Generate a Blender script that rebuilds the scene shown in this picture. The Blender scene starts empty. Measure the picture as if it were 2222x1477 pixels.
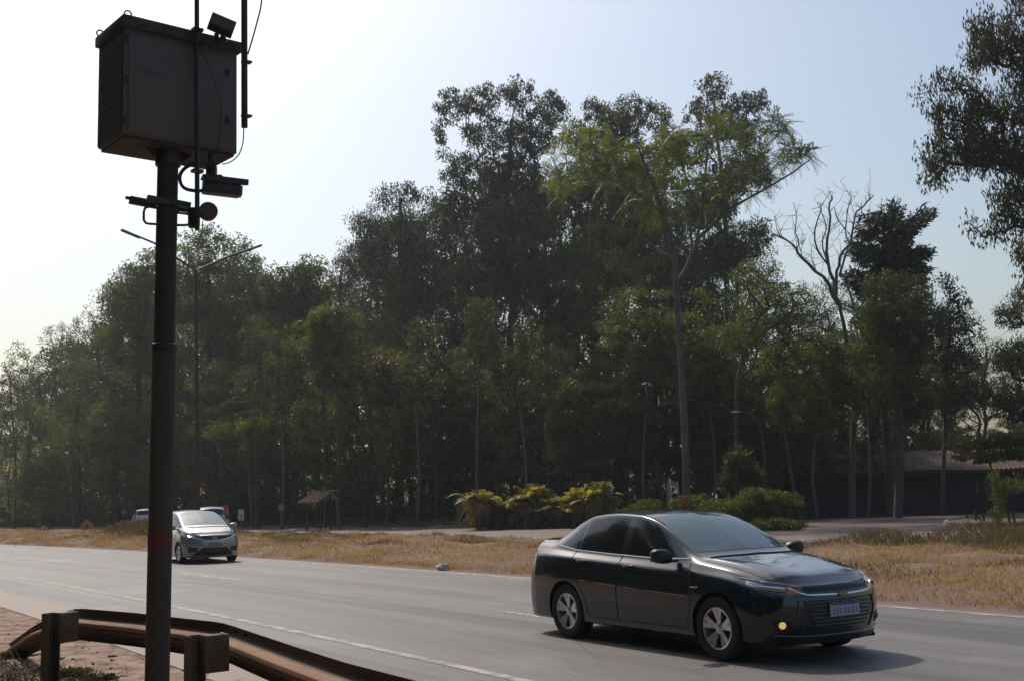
import bpy, bmesh, math, random
import numpy as np
from mathutils import Vector, Matrix
from mathutils.bvhtree import BVHTree
R = math.radians
random.seed(7); RNG = np.random.default_rng(7)
scn = bpy.context.scene
col = scn.collection

# ---------------- camera ----------------
F_PX, PITCH, ROLL, CAM_H = 2525.0, 0.132, 0.030, 1.68
cam_d = bpy.data.cameras.new('camera'); cam = bpy.data.objects.new('camera', cam_d); col.objects.link(cam)
cam_d.sensor_width = 36.0; cam_d.lens = F_PX / 2222 * 36; cam_d.clip_end = 5000; cam_d.clip_start = 0.05
_f = Vector((0, math.cos(PITCH), math.sin(PITCH))); _u = Vector((0, -math.sin(PITCH), math.cos(PITCH))); _r = Vector((1, 0, 0))
cx = _r * math.cos(ROLL) - _u * math.sin(ROLL); cy = _r * math.sin(ROLL) + _u * math.cos(ROLL); cz = -_f
M4 = Matrix((cx, cy, cz)).transposed().to_4x4(); M4.translation = (0, 0, CAM_H)
cam.matrix_world = M4
scn.camera = cam

# ---------------- sky, sun, exposure ----------------
SUN_EL, SUN_AZ = R(49), R(-26)            # azimuth clockwise from +Y
w = bpy.data.worlds.new('World'); scn.world = w; w.use_nodes = True
nt = w.node_tree; nt.nodes.clear()
sky = nt.nodes.new('ShaderNodeTexSky'); sky.sky_type = 'NISHITA'; sky.sun_disc = False
sky.sun_elevation = SUN_EL; sky.sun_rotation = SUN_AZ
sky.air_density = 1.35; sky.dust_density = 3.4; sky.ozone_density = 2.6
bg = nt.nodes.new('ShaderNodeBackground'); bg.inputs['Strength'].default_value = 0.12
wo = nt.nodes.new('ShaderNodeOutputWorld')
nt.links.new(sky.outputs[0], bg.inputs[0]); nt.links.new(bg.outputs[0], wo.inputs[0])
sl = bpy.data.lights.new('sun', 'SUN'); sl.energy = 2.7; sl.angle = R(0.6); sl.color = (1.0, 0.93, 0.82)
sun = bpy.data.objects.new('sun', sl); col.objects.link(sun)
sd = Vector((math.sin(SUN_AZ) * math.cos(SUN_EL), math.cos(SUN_AZ) * math.cos(SUN_EL), math.sin(SUN_EL)))
sun.rotation_euler = (-sd).to_track_quat('-Z', 'Y').to_euler(); sun.location = sd * 100
vs = scn.view_settings; vs.view_transform = 'Standard'; vs.look = 'None'; vs.gamma = 1; vs.exposure = 0.0
HAZE = 0.00040

# ---------------- site coordinates ----------------
def ray(px, py):
    X = px - 1111.; Y = 738.5 - py; c, s = math.cos(ROLL), math.sin(ROLL)
    X, Y = X * c + Y * s, -X * s + Y * c
    return (X, F_PX * math.cos(PITCH) - Y * math.sin(PITCH), F_PX * math.sin(PITCH) + Y * math.cos(PITCH))
def gnd(px, py, z=0.0):
    d = ray(px, py); k = (z - CAM_H) / d[2]; return Vector((d[0] * k, d[1] * k, z))
def at(px, py, dist):
    d = ray(px, py); k = dist / d[1]; return Vector((d[0] * k, dist, CAM_H + d[2] * k))
DV = Vector((math.cos(-1.01), math.sin(-1.01), 0)); NV = Vector((-DV.y, DV.x, 0))
def curve(s):
    s = np.asarray(s, float); return np.where(s > 9, -0.00130 * (s - 9) ** 2, 0.0)
def st(s, t, z=0.0):                       # road frame: s metres away along the road, t metres across it
    q = t + float(curve(s)); return Vector((-DV.x * s + NV.x * q, -DV.y * s + NV.y * q, z))

# ---------------- materials ----------------
def mat(name, base, rough=0.6, metal=0.0, coat=0.0, emis=None, estr=0.0, spec=0.5, noise=None, bump=None, ior=None):
    m = bpy.data.materials.new(name); m.use_nodes = True; n = m.node_tree; b = n.nodes['Principled BSDF']
    b.inputs['Base Color'].default_value = (*base, 1); b.inputs['Roughness'].default_value = rough
    b.inputs['Metallic'].default_value = metal; b.inputs['Coat Weight'].default_value = coat
    b.inputs['Coat Roughness'].default_value = 0.04
    b.inputs['Specular IOR Level'].default_value = spec
    if ior: b.inputs['IOR'].default_value = ior
    if emis: b.inputs['Emission Color'].default_value = (*emis, 1); b.inputs['Emission Strength'].default_value = estr
    if noise or bump:
        tc = n.nodes.new('ShaderNodeTexCoord')
    if noise:                              # noise = (scale, other colour, low, high)
        sc, c2, lo, hi = noise
        nz = n.nodes.new('ShaderNodeTexNoise'); nz.inputs['Scale'].default_value = sc; nz.inputs['Detail'].default_value = 8; nz.inputs['Roughness'].default_value = 0.65
        rp = n.nodes.new('ShaderNodeMapRange'); rp.inputs['From Min'].default_value = lo; rp.inputs['From Max'].default_value = hi
        mx = n.nodes.new('ShaderNodeMix'); mx.data_type = 'RGBA'
        mx.inputs[6].default_value = (*base, 1); mx.inputs[7].default_value = (*c2, 1)
        n.links.new(tc.outputs['Object'], nz.inputs['Vector']); n.links.new(nz.outputs[0], rp.inputs[0]); n.links.new(rp.outputs[0], mx.inputs[0]); n.links.new(mx.outputs[2], b.inputs['Base Color'])
    if bump:
        sc, stg = bump
        nb = n.nodes.new('ShaderNodeTexNoise'); nb.inputs['Scale'].default_value = sc; nb.inputs['Detail'].default_value = 6
        bp = n.nodes.new('ShaderNodeBump'); bp.inputs['Strength'].default_value = stg; bp.inputs['Distance'].default_value = 0.02
        n.links.new(tc.outputs['Object'], nb.inputs['Vector']); n.links.new(nb.outputs[0], bp.inputs['Height']); n.links.new(bp.outputs[0], b.inputs['Normal'])
    return m

def leaf_mat(name, c1, c2, trans=0.35, tcol=None, rough=0.5):
    m = bpy.data.materials.new(name); m.use_nodes = True; n = m.node_tree; n.nodes.clear()
    o = n.nodes.new('ShaderNodeOutputMaterial'); at_ = n.nodes.new('ShaderNodeAttribute'); at_.attribute_name = 'tint'
    mx = n.nodes.new('ShaderNodeMix'); mx.data_type = 'RGBA'; mx.inputs[6].default_value = (*c1, 1); mx.inputs[7].default_value = (*c2, 1)
    n.links.new(at_.outputs['Fac'], mx.inputs[0])
    p = n.nodes.new('ShaderNodeBsdfPrincipled'); p.inputs['Roughness'].default_value = rough; p.inputs['Specular IOR Level'].default_value = 0.35
    t = n.nodes.new('ShaderNodeBsdfTranslucent'); s = n.nodes.new('ShaderNodeMixShader'); s.inputs[0].default_value = trans
    hs = n.nodes.new('ShaderNodeMix'); hs.data_type = 'RGBA'; hs.blend_type = 'MULTIPLY'; hs.inputs[0].default_value = 1
    hs.inputs[7].default_value = (*(tcol or (1.3, 1.5, 0.6)), 1)
    n.links.new(mx.outputs[2], p.inputs['Base Color']); n.links.new(mx.outputs[2], hs.inputs[6]); n.links.new(hs.outputs[2], t.inputs['Color'])
    n.links.new(p.outputs[0], s.inputs[1]); n.links.new(t.outputs[0], s.inputs[2]); n.links.new(s.outputs[0], o.inputs[0])
    return m

# ---------------- object helpers ----------------
def tag(o, label=None, cat=None, group=None, kind=None):
    if label: o['label'] = label
    if cat: o['category'] = cat
    if group: o['group'] = group
    if kind: o['kind'] = kind
    return o
def empty(name, loc=(0, 0, 0), rz=0.0, label=None, cat=None, group=None):
    o = bpy.data.objects.new(name, None); o.empty_display_size = 0.2; col.objects.link(o); o.location = loc; o.rotation_euler = (0, 0, rz)
    return tag(o, label, cat, group)
def link_mesh(name, me, mats, parent=None):
    o = bpy.data.objects.new(name, me); col.objects.link(o)
    for m in (mats if isinstance(mats, (list, tuple)) else [mats]): me.materials.append(m)
    if parent: o.parent = parent
    return o
def copy_tree(o, parent=None):
    c = o.copy(); col.objects.link(c)
    if parent: c.parent = parent
    for ch in list(o.children): copy_tree(ch, c)
    return c

class MB:
    """collects primitives into one mesh"""
    def __init__(s): s.v = []; s.f = []; s.m = []; s.mi = 0
    def add(s, vs, fs):
        n = len(s.v); s.v += [tuple(v) for v in vs]; s.f += [tuple(i + n for i in f) for f in fs]; s.m += [s.mi] * len(fs); return s
    def box(s, c, d, rot=None, bev=0.0):
        c = Vector(c); hx, hy, hz = d[0] / 2, d[1] / 2, d[2] / 2; rot = rot or Matrix.Identity(3)
        if bev <= 0:
            P = [(-hx, -hy, -hz), (hx, -hy, -hz), (hx, hy, -hz), (-hx, hy, -hz), (-hx, -hy, hz), (hx, -hy, hz), (hx, hy, hz), (-hx, hy, hz)]
            Fs = [(0, 3, 2, 1), (4, 5, 6, 7), (0, 1, 5, 4), (1, 2, 6, 5), (2, 3, 7, 6), (3, 0, 4, 7)]
        else:
            bm = bmesh.new(); bmesh.ops.create_cube(bm, size=1)
            for v in bm.verts: v.co = Vector((v.co.x * d[0], v.co.y * d[1], v.co.z * d[2]))
            bmesh.ops.bevel(bm, geom=list(bm.edges), offset=min(bev, min(d) * 0.45), segments=2, affect='EDGES', profile=0.5)
            bm.verts.index_update(); P = [v.co.copy() for v in bm.verts]; Fs = [tuple(v.index for v in f.verts) for f in bm.faces]; bm.free()
        return s.add([c + rot @ Vector(p) for p in P], Fs)
    def tube(s, pts, rads, n=8, cap=True):
        pts = [Vector(p) for p in pts]
        if not isinstance(rads, (list, tuple)): rads = [rads] * len(pts)
        V = []; T = (pts[1] - pts[0]).normalized(); up = Vector((0, 0, 1)) if abs(T.z) < 0.9 else Vector((1, 0, 0)); A = T.cross(up).normalized()
        for i, p in enumerate(pts):
            a = pts[min(i + 1, len(pts) - 1)] - pts[max(i - 1, 0)]
            if a.length > 1e-9: T = a.normalized()
            A = (A - T * A.dot(T)).normalized(); B = T.cross(A)
            for k in range(n):
                th = 2 * math.pi * k / n; V.append(p + (A * math.cos(th) + B * math.sin(th)) * rads[i])
        Fs = [(i * n + k, i * n + (k + 1) % n, (i + 1) * n + (k + 1) % n, (i + 1) * n + k) for i in range(len(pts) - 1) for k in range(n)]
        if cap: Fs += [tuple(reversed(range(n))), tuple((len(pts) - 1) * n + k for k in range(n))]
        return s.add(V, Fs)
    def lathe(s, prof, c, axis='Z', n=24, rot=None):   # prof: (radius, height)
        V = []
        for r_, h in prof:
            for k in range(n):
                a = 2 * math.pi * k / n; x, y = r_ * math.cos(a), r_ * math.sin(a)
                p = Vector((x, y, h)) if axis == 'Z' else (Vector((x, h, y)) if axis == 'Y' else Vector((h, x, y)))
                V.append(Vector(c) + (rot @ p if rot else p))
        Fs = [(i * n + k, i * n + (k + 1) % n, (i + 1) * n + (k + 1) % n, (i + 1) * n + k) for i in range(len(prof) - 1) for k in range(n)]
        return s.add(V, Fs)
    def prism(s, poly, h0, h1, fr=None):    # poly in local xy, extruded local z; fr = 4x4
        n = len(poly); fr = fr or Matrix.Identity(4)
        V = [fr @ Vector((p[0], p[1], h0)) for p in poly] + [fr @ Vector((p[0], p[1], h1)) for p in poly]
        return s.add(V, [tuple(reversed(range(n))), tuple(range(n, 2 * n))] + [(k, (k + 1) % n, n + (k + 1) % n, n + k) for k in range(n)])
    def build(s, name, mats, parent=None, smooth=35):
        me = bpy.data.meshes.new(name); me.from_pydata(s.v, [], s.f); 
        bm = bmesh.new(); bm.from_mesh(me); bmesh.ops.recalc_face_normals(bm, faces=bm.faces); bm.to_mesh(me); bm.free()
        if smooth: me.shade_smooth(); me.set_sharp_from_angle(angle=R(smooth))
        o = link_mesh(name, me, mats, parent)
        if any(s.m): me.polygons.foreach_set('material_index', s.m)
        return o

def np_mesh(name, V, quads, mats, parent=None, tint=None, tris=False, smooth=False, midx=None):
    """fast mesh from arrays (quads: Nx4 or Nx3)"""
    k = quads.shape[1]; me = bpy.data.meshes.new(name)
    me.vertices.add(len(V)); me.vertices.foreach_set('co', V.astype(np.float32).ravel())
    me.loops.add(quads.size); me.loops.foreach_set('vertex_index', quads.astype(np.int32).ravel())
    me.polygons.add(len(quads)); me.polygons.foreach_set('loop_start', np.arange(0, quads.size, k, dtype=np.int32))
    if tint is not None:
        a = me.attributes.new('tint', 'FLOAT', 'POINT'); a.data.foreach_set('value', tint.astype(np.float32))
    me.update(calc_edges=True)
    if smooth: me.shade_smooth()
    o = link_mesh(name, me, mats, parent)
    if midx is not None: me.polygons.foreach_set('material_index', midx.astype(np.int32))
    return o
# ================= ground, roads, median =================
def strip_mesh(name, s0, s1, ds, ts, zf, mats, parent=None):
    S = np.arange(s0, s1 + 1e-6, ds); T = np.array(ts, float); SS, TT = np.meshgrid(S, T, indexing='ij')
    Q = TT + curve(SS); X = -DV.x * SS + NV.x * Q; Y = -DV.y * SS + NV.y * Q; Z = zf(SS, TT)
    V = np.stack([X, Y, Z], -1).reshape(-1, 3); ns, nt_ = len(S), len(T)
    i, j = np.meshgrid(np.arange(ns - 1), np.arange(nt_ - 1), indexing='ij'); a = (i * nt_ + j).ravel()
    q = np.stack([a, a + nt_, a + nt_ + 1, a + 1], 1)
    o = np_mesh(name, V, q[:, ::-1].copy(), mats, parent, smooth=True); me = o.data
    for nm, arr in (('rs', SS), ('rt', TT)):
        at_ = me.attributes.new(nm, 'FLOAT', 'POINT'); at_.data.foreach_set('value', arr.ravel().astype(np.float32))
    if me.polygons[0].normal.z < 0: me.flip_normals()
    return o

def road_mat(name, base, dark, light, edge_lo=None, edge_hi=None, dirt=(0.20, 0.125, 0.09), rough=0.62, track=()):
    m = bpy.data.materials.new(name); m.use_nodes = True; n = m.node_tree; b = n.nodes['Principled BSDF']; L = n.links.new
    b.inputs['Roughness'].default_value = rough
    A = n.nodes.new('ShaderNodeAttribute'); A.attribute_name = 'rs'; B = n.nodes.new('ShaderNodeAttribute'); B.attribute_name = 'rt'
    def vec(ks, kt):
        c = n.nodes.new('ShaderNodeCombineXYZ')
        for src, k, o in ((A, ks, 0), (B, kt, 1)):
            mm = n.nodes.new('ShaderNodeMath'); mm.operation = 'MULTIPLY'; mm.inputs[1].default_value = k; L(src.outputs['Fac'], mm.inputs[0]); L(mm.outputs[0], c.inputs[o])
        return c.outputs[0]
    def noise(v, sc, lo, hi, det=5):
        z = n.nodes.new('ShaderNodeTexNoise'); z.inputs['Scale'].default_value = sc; z.inputs['Detail'].default_value = det; z.inputs['Roughness'].default_value = 0.6
        r = n.nodes.new('ShaderNodeMapRange'); r.inputs['From Min'].default_value = lo; r.inputs['From Max'].default_value = hi
        L(v, z.inputs['Vector']); L(z.outputs[0], r.inputs[0]); return r.outputs[0]
    def mix(fac, a, c2, typ='MIX'):
        x = n.nodes.new('ShaderNodeMix'); x.data_type = 'RGBA'; x.blend_type = typ
        if isinstance(fac, float): x.inputs[0].default_value = fac
        else: L(fac, x.inputs[0])
        for v, i in ((a, 6), (c2, 7)):
            if isinstance(v, tuple): x.inputs[i].default_value = (*v, 1)
            else: L(v, x.inputs[i])
        return x.outputs[2]
    c = mix(noise(vec(0.045, 1.15), 1.0, 0.35, 0.72), base, dark)            # long tyre streaks
    c = mix(noise(vec(0.35, 0.5), 1.0, 0.55, 0.75), c, light)                # patches
    c = mix(noise(vec(0.02, 0.3), 2.3, 0.58, 0.62, 2), c, dark)
    g = n.nodes.new('ShaderNodeTexNoise'); g.inputs['Scale'].default_value = 45; g.inputs['Detail'].default_value = 6; L(vec(1, 1), g.inputs['Vector'])
    gr = n.nodes.new('ShaderNodeMapRange'); gr.inputs['From Min'].default_value = 0.3; gr.inputs['From Max'].default_value = 0.7; gr.inputs['To Min'].default_value = 0.55; gr.inputs['To Max'].default_value = 1.42; L(g.outputs[0], gr.inputs[0])
    hv = n.nodes.new('ShaderNodeHueSaturation'); L(gr.outputs[0], hv.inputs['Value']); L(c, hv.inputs['Color']); c = hv.outputs[0]
    for t0, wd0, amt in track:                                              # sealed seams and wheel tracks along the lanes
        d0 = n.nodes.new('ShaderNodeMath'); d0.operation = 'SUBTRACT'; L(B.outputs['Fac'], d0.inputs[0]); d0.inputs[1].default_value = t0
        wv = n.nodes.new('ShaderNodeMath'); wv.operation = 'MULTIPLY_ADD'; L(noise(vec(0.12, 0), 1.0, 0, 1), wv.inputs[0]); wv.inputs[1].default_value = wd0 * 2; L(d0.outputs[0], wv.inputs[2])
        d1 = n.nodes.new('ShaderNodeMath'); d1.operation = 'ABSOLUTE'; L(wv.outputs[0], d1.inputs[0])
        d2 = n.nodes.new('ShaderNodeMapRange'); d2.inputs['From Min'].default_value = 0; d2.inputs['From Max'].default_value = wd0; d2.inputs['To Min'].default_value = amt; d2.inputs['To Max'].default_value = 0; d2.interpolation_type = 'SMOOTHSTEP'; L(d1.outputs[0], d2.inputs[0])
        d3 = n.nodes.new('ShaderNodeMath'); d3.operation = 'MULTIPLY'; L(d2.outputs[0], d3.inputs[0]); L(noise(vec(0.25, 1.4), 1.0, 0.3, 0.6), d3.inputs[1]); c = mix(d3.outputs[0], c, (0.05, 0.046, 0.043))
    cz = n.nodes.new('ShaderNodeTexVoronoi'); cz.feature = 'DISTANCE_TO_EDGE'; cz.inputs['Scale'].default_value = .42; L(vec(.55, 1.2), cz.inputs['Vector'])
    ck = n.nodes.new('ShaderNodeMapRange'); ck.inputs['From Min'].default_value = 0.0; ck.inputs['From Max'].default_value = 0.009; ck.inputs['To Min'].default_value = .55; ck.inputs['To Max'].default_value = 0; L(cz.outputs[0], ck.inputs[0])
    cm = n.nodes.new('ShaderNodeMath'); cm.operation = 'MULTIPLY'; L(ck.outputs[0], cm.inputs[0]); L(noise(vec(.15, .4), 1.0, .48, .56), cm.inputs[1]); c = mix(cm.outputs[0], c, (0.05, 0.046, 0.043))
    for lim, sgn in ((edge_lo, -1), (edge_hi, 1)):
        if lim is None: continue
        nz = noise(vec(0.5, 0.9), 1.3, 0.2, 0.8, 7)
        a1 = n.nodes.new('ShaderNodeMath'); a1.operation = 'SUBTRACT'; L(B.outputs['Fac'], a1.inputs[0]); a1.inputs[1].default_value = lim
        a2 = n.nodes.new('ShaderNodeMath'); a2.operation = 'MULTIPLY'; a2.inputs[1].default_value = sgn * 1.1; L(a1.outputs[0], a2.inputs[0])
        a3 = n.nodes.new('ShaderNodeMath'); a3.operation = 'ADD'; a3.use_clamp = True; L(a2.outputs[0], a3.inputs[0]); L(nz, a3.inputs[1])
        a4 = n.nodes.new('ShaderNodeMapRange'); a4.inputs['From Min'].default_value = 0.45; a4.inputs['From Max'].default_value = 0.95; L(a3.outputs[0], a4.inputs[0])
        c = mix(a4.outputs[0], c, dirt)
    L(c, b.inputs['Base Color'])
    bp = n.nodes.new('ShaderNodeBump'); bp.inputs['Strength'].default_value = 0.35; bp.inputs['Distance'].default_value = 0.01; L(g.outputs[0], bp.inputs['Height']); L(bp.outputs[0], b.inputs['Normal'])
    return m

M_asph = road_mat('asphalt', (0.170, 0.155, 0.144), (0.092, 0.085, 0.080), (0.225, 0.205, 0.188), 4.7, 13.0, (0.20, 0.138, 0.102), track=((8.75, .26, .85), (7.9, .45, .30), (6.9, .40, .24), (10.5, .45, .26), (12.1, .45, .24), (5.4, .12, .5)))
M_asph2 = road_mat('asphalt_far', (0.17, 0.155, 0.145), (0.12, 0.11, 0.105), (0.20, 0.18, 0.17), 23.9, 28.8, (0.17, 0.105, 0.082))
M_apron = road_mat('apron_dirt', (0.15, 0.095, 0.075), (0.095, 0.07, 0.062), (0.19, 0.125, 0.10))
M_dirt = mat('dirt', (0.36, 0.245, 0.18), 0.95, noise=(3.4, (0.15, 0.092, 0.064), 0.42, 0.60), bump=(16, 1.0), spec=0.3)
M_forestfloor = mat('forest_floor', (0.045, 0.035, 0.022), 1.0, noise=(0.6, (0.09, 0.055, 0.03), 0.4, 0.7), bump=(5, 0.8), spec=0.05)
M_median = road_mat('median_soil', (0.20, 0.122, 0.066), (0.125, 0.078, 0.048), (0.25, 0.16, 0.09), 14.3, None, (0.165, 0.105, 0.08), 0.95)
M_line = mat('road_paint', (0.52, 0.50, 0.46), 0.6, noise=(7, (0.17, 0.16, 0.15), 0.42, 0.56))
M_line2 = mat('road_paint_dusty', (0.44, 0.37, 0.31), 0.7, noise=(3, (0.20, 0.165, 0.145), 0.42, 0.62))

gx = np.array([-2500, -1200, -600, -300] + list(range(-200, 201, 20)) + [300, 600, 1200, 2500], float); gy = np.array([-600, -300] + list(range(-100, 301, 20)) + [450, 900, 1800, 3500], float)
GX, GY = np.meshgrid(gx, gy, indexing='ij'); ni, nj = GX.shape; ii, jj = np.meshgrid(np.arange(ni - 1), np.arange(nj - 1), indexing='ij'); a_ = (ii * nj + jj).ravel()
go = np_mesh('ground', np.stack([GX, GY, GX * 0], -1).reshape(-1, 3), np.stack([a_, a_ + nj, a_ + nj + 1, a_ + 1], 1), M_dirt)
tag(go, kind='structure')
z4 = lambda k: (lambda S, T: np.full_like(S, 0.004 * k))
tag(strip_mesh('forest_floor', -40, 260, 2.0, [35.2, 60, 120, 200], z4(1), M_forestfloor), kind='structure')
tag(strip_mesh('road', -60, 260, 1.0, np.linspace(3.6, 13.35, 14), z4(2), M_asph), kind='structure')
tag(strip_mesh('far_road', -40, 260, 1.0, np.linspace(23.3, 33.4, 8), z4(2), M_asph2), kind='structure')
def lineo(name, s0, s1, t, wd, m, k=3): return tag(strip_mesh(name, s0, s1, 0.5, [t - wd / 2, t + wd / 2], z4(k), m), kind='structure')
lineo('edge_marking', -30, 200, 5.80, 0.13, M_line2); lineo('edge_marking', -30, 200, 13.02, 0.14, M_line2)
for a, b_ in ((10.9, 15.0), (25.4, 29.7), (40.1, 44.4), (54.8, 59), (69, 73), (-3.5, 0.6)): lineo('lane_marking', a, b_, 9.03, 0.12, M_line)
lineo('far_road_marking', -20, 200, 28.6, 0.15, M_line2)
# apron of the side road on the right: curved red dirt
bm_ap = MB(); pts = [st(60, 33.35), st(46, 33.35), st(20, 33.35), st(2, 33.35), st(2, 50), st(20, 49.2), st(28, 48.6), st(34, 51.5), st(38, 51.8), st(43, 44.5), st(47, 37.5), st(52, 35.6), st(60, 34.6)]
bm_ap.add([(p.x, p.y, 0.012) for p in pts], [tuple(range(len(pts)))]); ap = bm_ap.build('side_road', M_apron, smooth=0)
for nm, fn in (('rs', lambda v: -Vector(v).dot(DV)), ('rt', lambda v: Vector(v).dot(NV))):
    a_ = ap.data.attributes.new(nm, 'FLOAT', 'POINT'); a_.data.foreach_set('value', [fn(v) for v in bm_ap.v])
tag(ap, kind='structure')

# grassy median, a real low bank between the carriageways
def med_z(S, T):
    e = np.clip((T - 13.3) / 1.9, 0, 1); f = np.clip((23.35 - T) / 1.6, 0, 1)
    n = 0.05 * np.sin(S * 0.9 + T * 1.7) + 0.04 * np.sin(S * 2.3 - T * 2.9) + 0.03 * np.sin(S * 5.1 + T * 4.3)
    return 0.008 + (0.24 * e * e * (3 - 2 * e)) * (0.35 + 0.65 * f) * (f > 0) + n * e * f
tag(strip_mesh('median_ground', -20, 130, 0.35, np.linspace(13.3, 23.35, 34), med_z, M_median), kind='structure')
# kerb along the far side of the far road
M_kerb = mat('kerb_concrete', (0.30, 0.25, 0.21), 0.9, noise=(2.5, (0.17, 0.12, 0.09), 0.35, 0.65))
def kerb(name, pts, wd=0.16, h=0.13):
    k = MB(); n = len(pts); V = []
    for i, p in enumerate(pts):
        d = (pts[min(i + 1, n - 1)] - pts[max(i - 1, 0)]).normalized(); q = Vector((-d.y, d.x, 0)) * wd / 2
        V += [p + q, p - q, p - q + Vector((0, 0, h)), p + q + Vector((0, 0, h))]
    Fs = [(4 * i + a, 4 * i + (a + 1) % 4, 4 * i + 4 + (a + 1) % 4, 4 * i + 4 + a) for i in range(n - 1) for a in range(4)] + [(3, 2, 1, 0), (4 * n - 4, 4 * n - 3, 4 * n - 2, 4 * n - 1)]
    k.add(V, Fs); return tag(k.build(name, M_kerb), kind='structure')
kerb('kerb', [st(s, 35.0, 0.0) for s in range(50, 140, 3)])
kerb('island_kerb', [gnd(2230, 1139), gnd(2150, 1141), gnd(2100, 1142), gnd(2070, 1141), gnd(2052, 1136), gnd(2060, 1130), gnd(2090, 1126), gnd(2160, 1122), gnd(2260, 1117)])
isl = MB(); pts = [gnd(2290, 1139), gnd(2150, 1140.6), gnd(2100, 1141.5), gnd(2072, 1140.4), gnd(2056, 1136), gnd(2062, 1130.6), gnd(2090, 1126.6), gnd(2160, 1122.6), gnd(2290, 1117)]
isl.add([(p.x, p.y, 0.09) for p in pts], [tuple(range(len(pts)))]); 
M_islgrass = mat('island_turf', (0.10, 0.10, 0.035), 0.95, noise=(1.5, (0.20, 0.13, 0.07), 0.4, 0.65), bump=(12, 0.8))
tag(isl.build('traffic_island', M_islgrass, smooth=0), kind='structure')

# ---------------- blades and leaves as arrays ----------------
def blades(P, h, wdt, lean=0.35, rng=RNG):
    n = len(P); a = rng.uniform(0, 2 * np.pi, n); l = rng.normal(0, lean, (n, 2)) * h[:, None]
    b = np.stack([np.cos(a), np.sin(a), np.zeros(n)], 1) * wdt[:, None]
    tip = P + np.stack([l[:, 0], l[:, 1], h], 1)
    V = np.stack([P - b, P + b, tip], 1).reshape(-1, 3); return V, np.arange(3 * n).reshape(-1, 3)
def stP(S, T, Z):
    Q = T + curve(S); return np.stack([-DV.x * S + NV.x * Q, -DV.y * S + NV.y * Q, Z], 1)
M_dry = leaf_mat('dry_grass', (0.34, 0.205, 0.095), (0.56, 0.375, 0.185), 0.42, (1.05, 1.0, 0.85), 0.8)
M_weed = leaf_mat('weeds', (0.09, 0.085, 0.028), (0.17, 0.10, 0.055), 0.3, (1.15, 1.15, 0.6), 0.7)
def pn(S, T, k=1.0):   # cheap patch noise 0..1
    return 0.5 + 0.25 * (np.sin(S * .83 * k + 1.3 * np.sin(T * .7 * k)) + np.sin(T * 1.31 * k + 1.7 * np.sin(S * .41 * k) + 2.0))
N = 330000
S = 4 + 95 * RNG.random(N) ** 1.5; T = RNG.uniform(13.9, 23.2, N)
keep = RNG.random(N) < np.clip((T - 13.7) / 1.0, 0.12, 1) * (0.10 + 0.90 * np.clip((pn(S, T, 1.6) - .25) * 2.2, 0, 1)); S, T = S[keep], T[keep]
tuft = np.round(S * 1.4) * 0.17; S = S + RNG.normal(0, .05, len(S))
h = RNG.gamma(3.0, 0.016, len(S)) * (0.55 + 0.9 * pn(S * 1.3, T * 1.9, 1.1)) * np.where(T < 15.2, 1.25, 1.0)
wd_ = 0.004 + 0.00042 * S
V, Fq = blades(stP(S, T, med_z(S, T) - 0.01), h, wd_, 0.55)
tg = np.repeat(np.clip(0.15 + 0.85 * pn(S + 3, T + 1, .9) + RNG.normal(0, .22, len(S)), 0, 1), 3)
tag(np_mesh('dry_grass', V, Fq, M_dry, tint=tg), 'short sunburnt grass covering the strip between the two roads', 'grass', kind='stuff')

def mound(name, cs, n, h0, mats, label, cat='weeds', kind='stuff', wk=0.02):
    PP = []; HH = []
    for (s, t, rs, rt, hh) in cs:
        k = int(n * rs * rt / sum(c[2] * c[3] for c in cs)); a = RNG.normal(0, .5, (k, 2)); rr = np.clip(1 - (a ** 2).sum(1), 0, 1)
        S_ = s + a[:, 0] * rs; T_ = t + a[:, 1] * rt; Z = med_z(S_, T_) * (T_ < 23.3) + hh * rr * RNG.random(k) ** .6
        PP.append(stP(S_, T_, Z)); HH.append(RNG.uniform(.5, 1.2, k) * h0)
    P = np.concatenate(PP); H = np.concatenate(HH); V, Fq = blades(P, H, np.full(len(P), wk), 0.8)
    return tag(np_mesh(name, V, Fq, mats, tint=np.repeat(np.clip(RNG.normal(.5, .3, len(P)), 0, 1), 3)), label, cat, kind=kind)
mound('weed_mound', [(63, 21.8, 3.2, 2.2, .95), (60.5, 22.3, 2.2, 1.8, .7), (66.5, 21.2, 2.5, 2, .6), (58, 20, 3, 3, .35)], 14000, .24, M_weed, 'brown weedy mound on the median beside the silver car')
cs = [(s_, t_, 2.0, 1.7, hh) for s_, t_, hh in ((21, 24.6, .45), (19.5, 26.5, .6), (18, 28, .6), (16.5, 26, .55), (15, 28, .6), (13, 27, .6), (11, 28, .6), (17.5, 24.5, .35), (14, 24.8, .35), (19.5, 29.6, .6), (16, 30.5, .6), (12, 30.5, .6))]
mound('weed_bank', cs, 22000, .2, M_weed, 'low bank of dull green and brown weeds at the right edge', wk=0.014)
mound('verge_weeds', [(s_, 35.6 + .6 * math.sin(s_), 2.6, .8, .35) for s_ in range(50, 110, 2)], 9000, .25, M_weed, 'dull weeds growing along the kerb below the dark trees', wk=0.03)
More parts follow.
